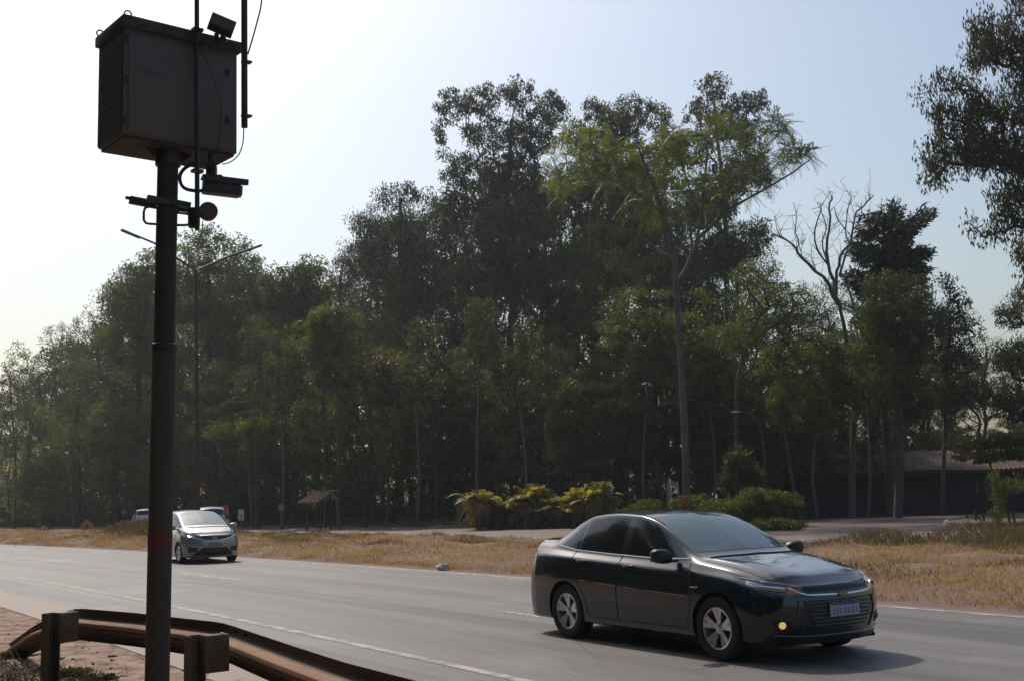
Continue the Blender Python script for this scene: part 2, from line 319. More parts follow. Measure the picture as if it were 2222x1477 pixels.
# foreground verge on the near side: leaf litter, twigs and tufts by the guard rail
n = 16000; X = RNG.uniform(-6.6, -1.0, n); Y = RNG.uniform(7.6, 13.0, n); q = X * NV.x + Y * NV.y
k = (q < 2.35 + np.abs(RNG.normal(0, .45, n)) * (RNG.random(n) < .35)); X, Y = X[k], Y[k]
P = np.stack([X, Y, np.full(len(X), .01)], 1); P[:, 2] += RNG.random(len(X)) * .05
V, Fq = blades(P, RNG.gamma(2, .025, len(X)), RNG.uniform(.006, .02, len(X)), 1.6)
M_litter = leaf_mat('leaf_litter', (0.13, 0.085, 0.05), (0.05, 0.045, 0.02), 0.15, (1, 1, .8), .9)
tag(np_mesh('leaf_litter', V, Fq, M_litter, tint=np.repeat(RNG.random(len(X)), 3)), 'dead leaves and twigs on the dirt behind the guard rail', 'leaf litter', kind='stuff')
M_greenweed = leaf_mat('green_weed', (0.045, 0.045, 0.018), (0.10, 0.075, 0.035), 0.25, None, .7)
for i, (px, py, lab) in enumerate(((150, 1462, 'small green weed at the foot of the left guard rail post'), (205, 1474, 'small green weed just right of the left guard rail post'), (30, 1425, 'dull weed in front of the buried end of the guard rail'))):
    c = gnd(px, py); k = 200; a = RNG.normal(0, .11, (k, 2)); P = np.stack([c.x + a[:, 0], c.y + a[:, 1], np.zeros(k)], 1)
    V, Fq = blades(P, RNG.uniform(.02, .11, k) * np.exp(-(a ** 2).sum(1) * 20), RNG.uniform(.002, .005, k), .9)
    V[0::3, :2] = V[0::3, :2] * .0 + np.array([c.x, c.y]) + RNG.normal(0, .004, (k, 2)) * 0; V[0::3, 2] = 0    # every blade springs from one root
    V -= np.array([c.x, c.y, 0]); Fq = Fq.copy(); Fq[:, 0] = 0; o = np_mesh('weed', V, Fq, M_greenweed, tint=np.repeat(RNG.random(k), 3)); o.location = (c.x, c.y, 0)
    tag(o, lab, 'weed')
# darker patches of weed and ragged tufts along the verge
M_weedp = leaf_mat('weeds_pale', (0.15, 0.125, 0.05), (0.24, 0.15, 0.075), 0.3, (1.15, 1.1, 0.6), 0.7); pt = np.random.default_rng(77); cs = [(pt.uniform(9, 60), pt.uniform(15, 22.5), pt.uniform(.5, 1.6), pt.uniform(.3, .8), pt.uniform(.04, .12)) for _ in range(46)]
mound('weed_patches', cs, 15000, .13, M_weedp, 'darker weed patches scattered over the dry median grass', wk=0.010)
cs = [(pt.uniform(8, 75), 13.6 + abs(pt.normal(0, .28)), pt.uniform(.25, .8), pt.uniform(.12, .3), pt.uniform(.02, .06)) for _ in range(150)]
mound('verge_tufts', cs, 12000, .10, M_dry, 'ragged dry tufts spilling over the bare edge of the near road', 'grass', wk=0.008)
pr_ = np.random.default_rng(9); k = 900; X = pr_.uniform(-9, -1.0, k); Y = pr_.uniform(8, 19, k); q = X * NV.x + Y * NV.y; kk = (q < 4.1) & (q > 1.0); X, Y = X[kk], Y[kk]; V = []; Fq = []
for x_, y_ in zip(X, Y):                                             # gravel: small flattened octahedra
    r_ = abs(pr_.normal(0, .010)) + .005; n0_ = len(V); a_ = pr_.uniform(0, 3.1)
    V += [(x_ + r_ * math.cos(a_ + t_), y_ + r_ * math.sin(a_ + t_), r_ * .3) for t_ in (0, 1.57, 3.14, 4.71)] + [(x_, y_, r_ * .9), (x_, y_, -.003)]
    for t_ in range(4): Fq += [(n0_ + t_, n0_ + (t_ + 1) % 4, n0_ + 4), (n0_ + (t_ + 1) % 4, n0_ + t_, n0_ + 5)]
M_grv = mat('gravel', (0.30, 0.22, 0.17), .9, noise=(9, (.12, .08, .06), .4, .6)); tag(np_mesh('gravel', np.array(V), np.array(Fq), M_grv), 'gravel and grit scattered on the dirt beside the guard rail', 'gravel', kind='stuff')
# stones and litter
def rock(name, c, r, m, label, cat, sc=(1, .8, .5)):
    bm = bmesh.new(); bmesh.ops.create_icosphere(bm, subdivisions=2, radius=r)
    for v in bm.verts:
        v.co *= 1 + random.uniform(-.22, .22); v.co = Vector((v.co.x * sc[0], v.co.y * sc[1], v.co.z * sc[2]))
    me = bpy.data.meshes.new(name); bm.to_mesh(me); bm.free(); o = link_mesh(name, me, m); o.location = c; return tag(o, label, cat)
M_white = mat('bag_plastic', (0.85, 0.82, 0.78), 0.5, noise=(9, (.35, .3, .27), .4, .6)); M_stone = mat('stone', (0.38, 0.32, 0.26), 0.9, noise=(6, (.2, .15, .11), .4, .7))
for px, py, r, m, nm, lab, cat in ((960, 1228, .16, M_white, 'litter', 'crumpled white litter at the edge of the near road, left of the dark car', 'litter'),
        (992, 1197, .13, M_stone, 'stone', 'pale stone on the dry grass just above the white litter', 'stone'),
        (897, 1182, .12, M_stone, 'stone', 'pale stone on the dry grass well left of the white litter', 'stone'),
        (755, 1181, .10, M_stone, 'stone', 'small pale stone on the dry grass below the palms and left of them', 'stone'),
        (638, 1150, .22, M_white, 'litter', 'white rubbish lying beside the tiled shelter', 'litter'),
        (1843, 1209, .17, M_white, 'litter', 'white litter on the grass above the hood of the dark car', 'litter'),
        (857, 1146, .14, M_white, 'litter', 'pale litter on the far kerb left of the palms', 'litter'),
        (983, 1144, .14, M_stone, 'stone', 'pale stone on the far kerb next to the palms', 'stone')):
    c = gnd(px, py, .1 if 1160 < py < 1230 else .02); rock(nm, c, r, m, lab, cat)
for i, (px, py, r, lab) in enumerate(((243, 1424, .05, 'dark stone on the dirt between the guard rail posts'), (128, 1428, .045, 'whitish pebble beside the left guard rail post'))):
    rock('stone', gnd(px, py), r, M_stone if i else M_forestfloor, lab, 'stone')
# ================= speed camera pole, cabinet and instruments =================
M_pole = mat('pole_steel', (0.024, 0.0195, 0.0165), 0.75, noise=(5, (0.014, 0.0115, 0.010), .35, .7), bump=(30, .15))
M_pole2 = mat('pole_steel_lower', (0.052, 0.043, 0.036), 0.8, noise=(4, (0.030, 0.025, 0.021), .35, .7), bump=(30, .2))
M_blk = mat('black_metal', (0.009, 0.008, 0.008), 0.5); M_red = mat('red_tape', (0.09, 0.008, 0.01), 0.6)
M_cab = mat('cabinet_paint', (0.085, 0.076, 0.069), 0.65, noise=(2.2, (0.066, 0.059, 0.054), .35, .75), bump=(6, .05))
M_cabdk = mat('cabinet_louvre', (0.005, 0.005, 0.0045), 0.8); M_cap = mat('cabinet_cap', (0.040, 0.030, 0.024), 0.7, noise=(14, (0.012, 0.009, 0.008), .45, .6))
M_under = mat('cabinet_rust', (0.04, 0.022, 0.015), 0.8, noise=(5, (0.018, 0.012, 0.01), .4, .6))
base = at(341, 1470, 8.35); top = at(364.5, 352, 8.39)
dirp = (top - base).normalized(); foot = base - dirp * (base.z / dirp.z); foot = foot + dirp * (0.0)
pole = empty('camera_pole', foot, 0, 'dark steel pole with a red band carrying the metal cabinet', 'pole')
def on(k): return (dirp * (k / dirp.z))
b = MB(); zc = at(352, 752, 8.35).z
b.tube([on(-.3), on(zc)], .084, 28); b.build('lower_tube', M_pole2, pole)
b = MB(); b.tube([on(zc), on(top.z + .12)], .0757, 28); b.build('upper_tube', M_pole, pole)
b = MB(); b.lathe([(.085, -.035), (.091, -.03), (.091, .02), (.0765, .03)], on(zc), n=28); b.build('collar', M_blk, pole)
z0 = at(342, 1186, 8.35).z; z1 = at(342, 1155, 8.35).z
b = MB(); b.tube([on(z0), on(z1)], .0857, 28, cap=False); b.build('red_band', M_red, pole)

YA = R(40); ux = Vector((math.cos(YA), math.sin(YA), 0)); uy = Vector((-math.sin(YA), math.cos(YA), 0))   # ux along the wide face
FR = Matrix((ux, uy, Vector((0, 0, 1)))).transposed()
c0 = at(266, 290, 8.0); H_cab = .80; Wc, Dc = .885, .47
cab = empty('equipment_cabinet', c0, YA, 'boxy metal cabinet with a capped lid on top of the pole', 'cabinet')
b = MB(); b.box((Wc / 2, Dc / 2, H_cab / 2), (Wc, Dc, H_cab), bev=.006); b.build('body', M_cab, cab)
b = MB(); b.box((.435, -.006, .385), (.80, .012, .74), bev=.004); b.build('door', M_cab, cab)
b = MB(); b.box((Wc / 2 + .0, Dc / 2, H_cab + .035), (Wc + .05, Dc + .09, .085), bev=.012)
for i in range(9): b.box((.07 + i * .092, -.047, H_cab + .034), (.055, .006, .022))
for i in range(4): b.box((-.027, .06 + i * .11, H_cab + .034), (.006, .06, .022))
b.build('lid', M_cap, cab)
b = MB()
for i in range(13): b.box((-.006, Dc / 2, .12 + i * .047), (.008, Dc * .78, .014), Matrix.Rotation(R(28), 3, 'Y'))
b.build('louvre', M_cabdk, cab)
b = MB(); b.box((Wc / 2, Dc / 2, -.012), (Wc * .96, Dc * .94, .02)); b.build('underside', M_under, cab)
for z_ in (.10, .40, .70):
    b = MB(); b.box((.018, -.016, z_), (.022, .022, .07), None, .004); b.build('hinge', M_cap, cab)
for z_ in (.25, .62): b = MB(); b.box((.80, -.018, z_), (.030, .014, .055), None, .004); b.build('latch', M_blk, cab)
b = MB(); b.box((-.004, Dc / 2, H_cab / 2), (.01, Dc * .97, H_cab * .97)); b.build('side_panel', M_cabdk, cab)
for (x_, y_) in ((.03, 0.01), (.0, Dc)):
    b = MB(); c = Vector((x_, y_, H_cab + .1)); b.tube([c + Vector((math.cos(a) * .026, 0, math.sin(a) * .026)) for a in np.linspace(0, 2 * math.pi, 17)], .006, 6, cap=False); b.build('lifting_eye', M_blk, cab)
b = MB()                                                   # worn marking smudges on the door (unreadable in the photo)
for (x0, z_, l, hh) in ((.11, .50, .10, .010), (.17, .487, .12, .014), (.19, .470, .07, .008), (.26, .478, .05, .009)):
    b.box((x0 + l / 2, -.0135, z_), (l, .002, hh), Matrix.Rotation(R(random.uniform(-3, 3)), 3, 'Y'))
M_smudge = mat('door_smudge', (0.055, 0.047, 0.042), .7); b.build('faded_marking', M_smudge, cab)
# bracket under the cabinet
tp = foot + on(top.z)
b = MB(); br = empty('cabinet_bracket', tp, YA, 'black gusset bracket joining pole and cabinet', 'bracket')
b.prism([(-.22, .18), (.23, .18), (.23, .13), (.11, .01), (-.11, .01), (-.22, .12)], -.012, .012, Matrix.Rotation(R(90), 4, 'X'))
b.build('gusset', M_blk, br); b = MB(); b.lathe([(.077, -.03), (.092, -.03), (.092, .12), (.077, .12)], (0, 0, 0), n=20); b.build('sleeve', M_blk, br)
b = MB(); b.box((0.02, 0, .19), (.44, .28, .02)); b.build('mounting_plate', M_blk, br)
# two masts
fd = 8.27
m0 = at(428, 500, fd); m1 = at(427, -60, fd)
mast = empty('antenna_mast', m0, 0, 'slim mast crossing the front of the cabinet and holding the round antenna', 'mast')
b = MB(); b.tube([(0, 0, 0), m1 - m0], .0175, 14); b.build('tube', M_blk, mast)
for py in (66, 372): 
    q = at(428, py, fd) - m0; b = MB(); b.box(q, (.075, .06, .022), FR); b.build('clamp', M_blk, mast)
n0 = at(530.5, 277, 8.42); n1 = at(530, -60, 8.42)
mast2 = empty('rear_mast', n0, 0, 'thicker dark mast rising at the right edge of the cabinet', 'mast')
b = MB(); b.tube([(0, 0, 0), n1 - n0], .0235, 14); b.build('tube', M_pole, mast2)
for py in (135, 252): b = MB(); b.box(at(535, py, 8.42) - n0, (.07, .05, .015), FR); b.build('clamp', M_blk, mast2)
# flood light on the lid
fc = at(481, 56, 8.25); fl = empty('floodlight', fc, 0, 'small tilted infrared lamp on the cabinet lid', 'lamp')
Rf = (Matrix.Rotation(R(22), 3, 'Z') @ Matrix.Rotation(R(18), 3, 'Y') @ Matrix.Rotation(R(-12), 3, 'X'))
b = MB(); b.box((0, 0, 0), (.185, .09, .105), Rf, .006); b.build('housing', M_blk, fl)
M_lens = mat('lamp_lens', (0.06, 0.05, 0.015), .35, noise=(20, (.03, .03, .01), .4, .6)); b = MB(); b.box(Rf @ Vector((0, -.047, 0)), (.165, .006, .088), Rf); b.build('lens', M_lens, fl)
b = MB(); q = at(470, 82, 8.25) - fc; b.box(q + Vector((0, 0, .0)), (.03, .03, .06)); q = at(484, 84, 8.25) - fc; b.box(q, (.035, .03, .05)); b.box((q.x - .02, 0, q.z - .02), (.10, .05, .02)); b.build('stand', M_blk, fl)
# camera under the cabinet
cc = at(482, 405, 8.45); cm = empty('surveillance_camera', cc, 0, 'hooded camera hanging under the cabinet', 'camera')
ang = math.radians(-6.0); Rc = Matrix.Rotation(R(22), 3, 'Z') @ Matrix.Rotation(R(3), 3, 'Y')
b = MB(); b.box(Rc @ Vector((-.005, 0, -.01)), (.275, .115, .115), Rc, .012); b.build('housing', M_blk, cm)
b = MB(); b.box(Rc @ Vector((.015, 0, .052)), (.335, .14, .012), Rc); b.box(Rc @ Vector((.015, -.068, .035)), (.335, .006, .045), Rc); b.build('sun_shield', M_blk, cm)
M_face = mat('camera_front', (0.07, 0.042, 0.036), .6); b = MB(); b.box(Rc @ Vector((.13, -.02, -.03)), (.025, .085, .07), Rc); b.build('front_plate', M_face, cm)
b = MB(); q = at(459, 372, 8.45) - cc; b.box(q, (.075, .06, .09), None, .01); b.tube([q + Vector((0, 0, .02)), q + Vector((.0, .0, .13))], .028, 10); b.box(q + Vector((.02, 0, -.045)), (.12, .05, .02)); b.build('swivel_mount', M_blk, cm)
# horizontal arm, hoops, antenna
ac = at(366, 440, 8.42); arm = empty('cross_arm', ac, 0, 'rusty horizontal arm clamped across the pole', 'bracket')
M_rustarm = mat('arm_rust', (0.03, 0.016, 0.013), .7)
a0 = at(281, 434, 8.28) - ac; a1 = at(436, 464, 8.55) - ac
b = MB(); dvec = (a1 - a0).normalized(); Ra = dvec.to_track_quat('X', 'Z').to_matrix(); b.box((a0 + a1) / 2, ((a1 - a0).length, .045, .055), Ra, .004); b.build('bar', M_rustarm, arm)
b = MB(); b.box(at(345, 436, 8.28) - ac, (.17, .05, .045), Ra); b.build('clamp', M_blk, arm); b = MB(); b.box(at(392, 443, 8.36) - ac, (.14, .05, .04), Ra); b.build('clamp', M_blk, arm)
b = MB(); b.box(at(277, 430, 8.27) - ac, (.03, .02, .02), Ra); b.build('end_bolt', M_cap, arm)
def hoop(name, P, d, r=.0095):
    Q = [at(*p, d) - ac for p in P]; b = MB(); b.tube(Q, r, 8); return b.build(name, M_blk, arm)
hoop('hoop', [(345, 450), (323, 449), (315, 452), (312, 460), (312, 478), (316, 484), (324, 486), (345, 487)], 8.32)
hoop('hoop', [(383, 462), (405, 464), (411, 465), (413, 470), (413, 482), (410, 487), (404, 489), (383, 489)], 8.38)
an = at(452, 459, 8.30); ant = empty('round_antenna', an, 0, 'round disc antenna at the foot of the slim mast', 'antenna')
Rn = Matrix.Rotation(R(24), 3, 'Z')
M_disc = mat('antenna_disc', (0.05, 0.038, 0.026), .7)
b = MB(); b.lathe([(.0, -.02), (.062, -.018), (.068, -.01), (.068, .03), (.055, .045), (0, .05)], (0, 0, 0), 'Y', 28, Rn); b.build('disc', M_disc, ant)
b = MB(); b.box(at(421, 472, 8.36) - an, (.075, .07, .14), None, .008); b.box(at(417, 489, 8.36) - an, (.045, .05, .04)); b.build('transceiver', M_blk, ant)
# cables
def cable(P, r, label, d=None):
    Q = [at(p[0], p[1], p[2]) for p in P]; c0_ = Q[0]; out = []
    for i in range(len(Q) - 1):                           # Catmull-Rom
        p0, p1, p2, p3 = Q[max(i - 1, 0)], Q[i], Q[i + 1], Q[min(i + 2, len(Q) - 1)]
        for k in range(8):
            t = k / 8; out.append(.5 * ((2 * p1) + (p2 - p0) * t + (2 * p0 - 5 * p1 + 4 * p2 - p3) * t * t + (3 * p1 - p0 - 3 * p2 + p3) * t ** 3))
    out.append(Q[-1]); b = MB(); b.tube([q - c0_ for q in out], r, 6); o = b.build('cable', M_blk); o.location = c0_; return tag(o, label, 'cable')
cable([(570, -20, 8.4), (565, 20, 8.4), (552, 70, 8.4), (538, 118, 8.4)], .006, 'thin cable coming from the sky to the right end of the lid')
cable([(430, 90, 8.24), (444, 125, 8.30), (462, 165, 8.34), (476, 210, 8.38), (480, 240, 8.38), (478, 290, 8.38), (470, 335, 8.38)], .0045, 'thin cable looping down the cabinet door')
cable([(529, 275, 8.4), (527, 310, 8.4), (518, 336, 8.35), (500, 352, 8.25), (482, 357, 8.2)], .0045, 'thin cable from the thick mast down to the hanging camera')
cable([(470, 356, 8.4), (430, 356, 8.34), (405, 363, 8.33), (391, 380, 8.33), (393, 400, 8.33), (405, 411, 8.33), (430, 415, 8.36), (445, 412, 8.4)], .0135, 'thick black cable curling left from the hanging camera')
cable([(415, 492, 8.34), (420, 505, 8.34), (428, 518, 8.34), (437, 510, 8.3), (440, 480, 8.3)], .0035, 'thin wire loop dangling under the round antenna')

# ================= guard rail =================
M_rust = mat('rail_rust', (0.085, 0.043, 0.027), 0.8, noise=(3.5, (0.045, 0.025, 0.017), .35, .7), bump=(20, .15))
M_post = mat('post_steel', (0.12, 0.092, 0.056), .8, noise=(4, (0.07, 0.047, 0.027), .35, .7), bump=(20, .2))
ZT = 0.72
rail_pts = [gnd(8, 1390, .10), gnd(70, 1360, .40), gnd(150, 1319, ZT), gnd(283, 1330, ZT), gnd(380, 1341, ZT), gnd(470, 1351, ZT), gnd(607, 1398, ZT), gnd(729, 1438, ZT), gnd(871, 1475, ZT), gnd(1010, 1512, ZT), gnd(1300, 1600, ZT)]
rail_pts[0].z, rail_pts[1].z = .06, .44
dense = []
for i in range(len(rail_pts) - 1):
    for k in range(6): dense.append(rail_pts[i].lerp(rail_pts[i + 1], k / 6))
dense.append(rail_pts[-1])
for _ in range(1): dense = [dense[0]] + [(dense[i - 1] + dense[i] * 2 + dense[i + 1]) / 4 for i in range(1, len(dense) - 1)] + [dense[-1]]
# W profile seen from behind: (towards camera side offset, drop below top)
prof = [(0.075, 0), (.085, -.012), (.070, -.03), (.012, -.075), (0.0, -.10), (.012, -.12), (.045, -.14), (.075, -.15), (.085, -.165), (.075, -.18), (.045, -.19), (.012, -.21), (0, -.235), (.012, -.255), (.070, -.30), (.085, -.318), (.075, -.33)]
prof = [(-.085 + (0.085 - a) if False else a, z_) for a, z_ in prof]
M_raildk = mat('rail_dark', (0.035, 0.024, 0.02), .7)
# the back of the rail: the middle ridge faces the camera, the two beads face the road
profb = [(-.055, 0), (-.078, -.012), (-.088, -.045), (-.080, -.080), (-.035, -.100), (.012, -.107), (.036, -.122), (.044, -.150), (.036, -.178), (.012, -.193), (-.035, -.20), (-.080, -.220), (-.088, -.255), (-.078, -.288), (-.055, -.30)]
_unused = [(-.005, 0.0), (-.012, -.010), (-.055, -.022), (-.082, -.055), (-.082, -.080), (-.058, -.105), (-.018, -.122), (-.004, -.135), (0, -.155), (-.004, -.175), (-.018, -.188), (-.058, -.205), (-.082, -.23), (-.082, -.255), (-.055, -.288), (-.012, -.30), (-.005, -.31)]
rl = empty('guard_rail', gnd(150, 1319, 0), 0, 'rusty guard rail bending down into the ground at its left end', 'guard rail')
o0 = Vector(rl.location); V = []; n = len(profb)
for i, p in enumerate(dense):
    d = dense[min(i + 1, len(dense) - 1)] - dense[max(i - 1, 0)]; d.z = 0; d.normalize(); q = Vector((d.y, -d.x, 0))     # towards camera
    sc = 1.0
    for a, z_ in profb: V.append(p + q * a * 1.0 + Vector((0, 0, z_ * sc)) - o0)
Fs = [(i * n + k, i * n + k + 1, (i + 1) * n + k + 1, (i + 1) * n + k) for i in range(len(dense) - 1) for k in range(n - 1)]
M_litrust = mat('rail_sunlit', (0.34, 0.185, 0.105), 0.85, noise=(4, (0.20, 0.105, 0.06), .35, .7), bump=(20, .15))  # sunlight on the middle ridge painted in as paler rust than the beam
b = MB(); b.add(V, Fs); b.m = [1 if f_ % (n - 1) in (4, 5, 6) else 0 for f_ in range(len(Fs))]; ro = b.build('beam', [M_rust, M_litrust], rl)
for k_, (dz_, px_) in enumerate(((-.05, 486), (-.05, 512), (-.25, 486), (-.25, 512))):
    i_ = min(range(len(dense)), key=lambda i: abs(dense[i].x - gnd(px_, 1357, ZT).x)); p_ = dense[i_]; b = MB(); d_ = (dense[i_ + 1] - dense[i_]).normalized(); q_ = Vector((d_.y, -d_.x, 0))
    b.lathe([(0, .020), (.013, .018), (.015, 0)], p_ + q_ * -.088 + Vector((0, 0, dz_)) - o0, n=6, rot=q_.to_track_quat('Z', 'Y').to_matrix()); b.build('splice_bolt', M_cap, rl)
md = ro.modifiers.new('thickness', 'SOLIDIFY'); md.thickness = .004
for (px, top_y, dist, wpx, lab) in ((104, 1329, 11.05, 34, ''), (416, 1377, 8.84, 48, ''), (820, 1500, 6.6, 60, '')):
    p = at(px, top_y, dist); d = Vector((.6, -.8, 0)) if px > 300 else Vector((.75, -.66, 0)); d.normalize(); yaw = math.atan2(d.y, d.x)
    Rp = Matrix.Rotation(yaw, 3, 'Z'); qv = Rp @ Vector((0, -1, 0)); qv = -Vector((-d.y, d.x, 0)) 
    b = MB(); h = p.z + .3; c = Vector((p.x, p.y, p.z - h / 2)) - o0
    b.box(c, (.008, .115, h), Rp); b.box(c + Rp @ Vector((.065, -.055, 0)), (.13, .007, h), Rp); b.box(c + Rp @ Vector((.065, .055, 0)), (.13, .007, h), Rp)
    b.build('post', M_post, rl)
    b = MB(); cb = Vector((p.x, p.y, p.z - .14)) - o0 - qv * (.0) + Rp @ Vector((.055, .15, 0)); b.box(cb, (.11, .20, .27), Rp, .004); b.build('spacer_block', M_post, rl)
    b = MB(); b.lathe([(0, .012), (.014, .010), (.014, 0)], cb + Rp @ Vector((.03, .05, .135)), n=8); b.build('bolt', M_white, rl)
# ================= cars =================
def pchip(xs, ys, x):
    xs = np.array(xs, float); ys = np.array(ys, float); h = np.diff(xs); d = np.diff(ys) / h; m = np.zeros(len(xs)); m[0], m[-1] = d[0], d[-1]
    for i in range(1, len(xs) - 1):
        m[i] = 0 if d[i - 1] * d[i] <= 0 else (h[i - 1] + h[i]) / (h[i - 1] / d[i - 1] + h[i] / d[i]) if True else 0
    i = np.clip(np.searchsorted(xs, x) - 1, 0, len(h) - 1); t = (x - xs[i]) / h[i]
    return (2 * t**3 - 3 * t**2 + 1) * ys[i] + (t**3 - 2 * t**2 + t) * h[i] * m[i] + (-2 * t**3 + 3 * t**2) * ys[i + 1] + (t**3 - t**2) * h[i] * m[i + 1]
def bspline_basis(k, ns, p=3):
    kn = np.concatenate([np.zeros(p), np.linspace(0, 1, k - p + 1), np.ones(p)]); u = np.linspace(0, 1 - 1e-9, ns); B = np.zeros((ns, k + p))
    for i in range(k + p): B[:, i] = (kn[i] <= u) & (u < kn[i + 1])
    for q in range(1, p + 1):
        N_ = np.zeros((ns, k + p - q))
        for i in range(k + p - q):
            a = (u - kn[i]) / (kn[i + q] - kn[i]) if kn[i + q] > kn[i] else 0; b_ = (kn[i + q + 1] - u) / (kn[i + q + 1] - kn[i + 1]) if kn[i + q + 1] > kn[i + 1] else 0
            N_[:, i] = a * B[:, i] + b_ * B[:, i + 1]
        B = N_
    return B
def sm(t): t = np.clip(t, 0, 1); return t * t * (3 - 2 * t)
def body_mesh(P):
    T = np.array(P['table'], float); T = T[np.argsort(T[:, 0])]; xs = T[:, 0]
    x0, x1 = xs[0], xs[-1]; u = np.linspace(0, 1, 190); X = x0 + (x1 - x0) * (u + (-.5 / math.pi) * np.sin(2 * math.pi * u) * .75)
    c = {n_: pchip(xs, T[:, i + 1], X) for i, n_ in enumerate(('zt', 'yr', 'zr', 'yb', 'zb', 'ysh', 'zsh', 'yw'))}
    zf = P['floor'] + 0 * X; ys_ = c['yw'] - .03
    pl = [(0 * X, zf), (.5 * c['yw'], zf), (ys_ - .08, zf + .0), (ys_, zf + .02), (ys_ + .005, zf + .06), (c['yw'], .42 + 0 * X), (c['yw'] + .006, .60 * c['zsh'] / .8), (c['ysh'] + .022, c['zsh'] - .05), (c['ysh'], c['zsh']), (c['ysh'] - .012, c['zsh'] + .012), (c['yb'] + .01, c['zb'] - .015), (c['yb'], c['zb']),
          (.5 * (c['yb'] + c['yr']) + .012, .5 * (c['zb'] + c['zr'])), (c['yr'] + .006, c['zr'] - .012), (c['yr'], c['zr']), (c['yr'] - .03, c['zr'] + .16 * (c['zt'] - c['zr']) + .006), (c['yr'] * .5, c['zr'] + .80 * (c['zt'] - c['zr'])), (0 * X, c['zt'])]
    C = np.array([[a, b_] for a, b_ in pl])                        # k,2,m
    B = bspline_basis(len(pl), 52); S = np.einsum('sk,kcm->msc', B, C)     # m, s, (y,z)
    m, ns = S.shape[:2]; ring = np.concatenate([S, (S * np.array([-1, 1]))[:, -2:0:-1]], 1); nr = ring.shape[1]
    V = np.zeros((m, nr, 3)); V[..., 0] = X[:, None]; V[..., 1:] = ring
    verts = V.reshape(-1, 3).tolist(); faces = [(i * nr + k, i * nr + (k + 1) % nr, (i + 1) * nr + (k + 1) % nr, (i + 1) * nr + k) for i in range(m - 1) for k in range(nr)]
    K = 16
    for end, i in ((0, 0), (1, m - 1)):                              # caps as rows between mirrored points
        prev = None
        for k in range(ns):
            a = i * nr + k; b_ = i * nr + (nr - k) % nr
            if k in (0, ns - 1): row = [a]
            else:
                pa, pb = V[i, k], V[i, (nr - k) % nr]; row = [a]
                for q in range(1, K): verts.append((pa + (pb - pa) * q / K).tolist()); row.append(len(verts) - 1)
                row.append(b_)
            if prev is not None:
                A_, B_ = prev, row
                if len(A_) == 1: faces += [(A_[0], B_[q], B_[q + 1]) for q in range(K)]
                elif len(B_) == 1: faces += [(A_[q], A_[q + 1], B_[0]) for q in range(K)]
                else: faces += [(A_[q], A_[q + 1], B_[q + 1], B_[q]) for q in range(K)]
            prev = row
    W = np.array(verts); x, y, z = W[:, 0].copy(), np.abs(W[:, 1]), W[:, 2]; A_, pw, xa = P['plan_f']; Ar, pr, xb = P['plan_r']
    W[:, 0] -= A_ * (y / P['hw']) ** pw * sm((x - xa) / (x1 - xa)); W[:, 0] += Ar * (y / P['hw']) ** pr * sm((xb - x) / (xb - x0))
    zc, kz = P['fas']; W[:, 0] -= kz * ((z - zc) / .22) ** 2 * sm((x - x1 + .22) / .22) * .5; W[:, 0] += P['fasr'] * ((z - .5) / .3) ** 2 * sm((x0 + .25 - x) / .25) * .5
    # hood sculpting: two soft ridges
    hd = sm((x - P['cowl'] - .02) / .45) * sm((x1 + .05 - x) / .3) * (z > .7); W[:, 2] += hd * .012 * np.exp(-((y - .40) / .07) ** 2) - hd * .006 * np.exp(-((y - .2) / .12) ** 2)
    me = bpy.data.meshes.new('body'); me.from_pydata(W.tolist(), [], faces)
    bm = bmesh.new(); bm.from_mesh(me); bmesh.ops.remove_doubles(bm, verts=bm.verts, dist=1e-5); bmesh.ops.recalc_face_normals(bm, faces=bm.faces); bm.to_mesh(me); bvh = BVHTree.FromBMesh(bm); bm.free()
    return me, bvh
def cut_arches(me, wheels, r, hw):
    b = MB()
    for (x, z) in wheels:
        for s in (-1, 1): b.lathe([(0, 0), (r, 0), (r, .5), (0, .5)], (x, s * (hw - .31) if s > 0 else -hw - .19, z), 'Y', 40)
    cm = bpy.data.meshes.new('cut'); cm.from_pydata(b.v, [], b.f); bm = bmesh.new(); bm.from_mesh(cm); bmesh.ops.remove_doubles(bm, verts=bm.verts, dist=1e-5); bmesh.ops.recalc_face_normals(bm, faces=bm.faces); bm.to_mesh(cm); bm.free()
    oc = bpy.data.objects.new('cut', cm); ob = bpy.data.objects.new('tmp', me); col.objects.link(oc); col.objects.link(ob)
    md = ob.modifiers.new('b', 'BOOLEAN'); md.object = oc; md.operation = 'DIFFERENCE'; md.solver = 'EXACT'
    dg = bpy.context.evaluated_depsgraph_get(); dg.update(); res = bpy.data.meshes.new_from_object(ob.evaluated_get(dg)); bpy.data.objects.remove(ob); bpy.data.objects.remove(oc); return res
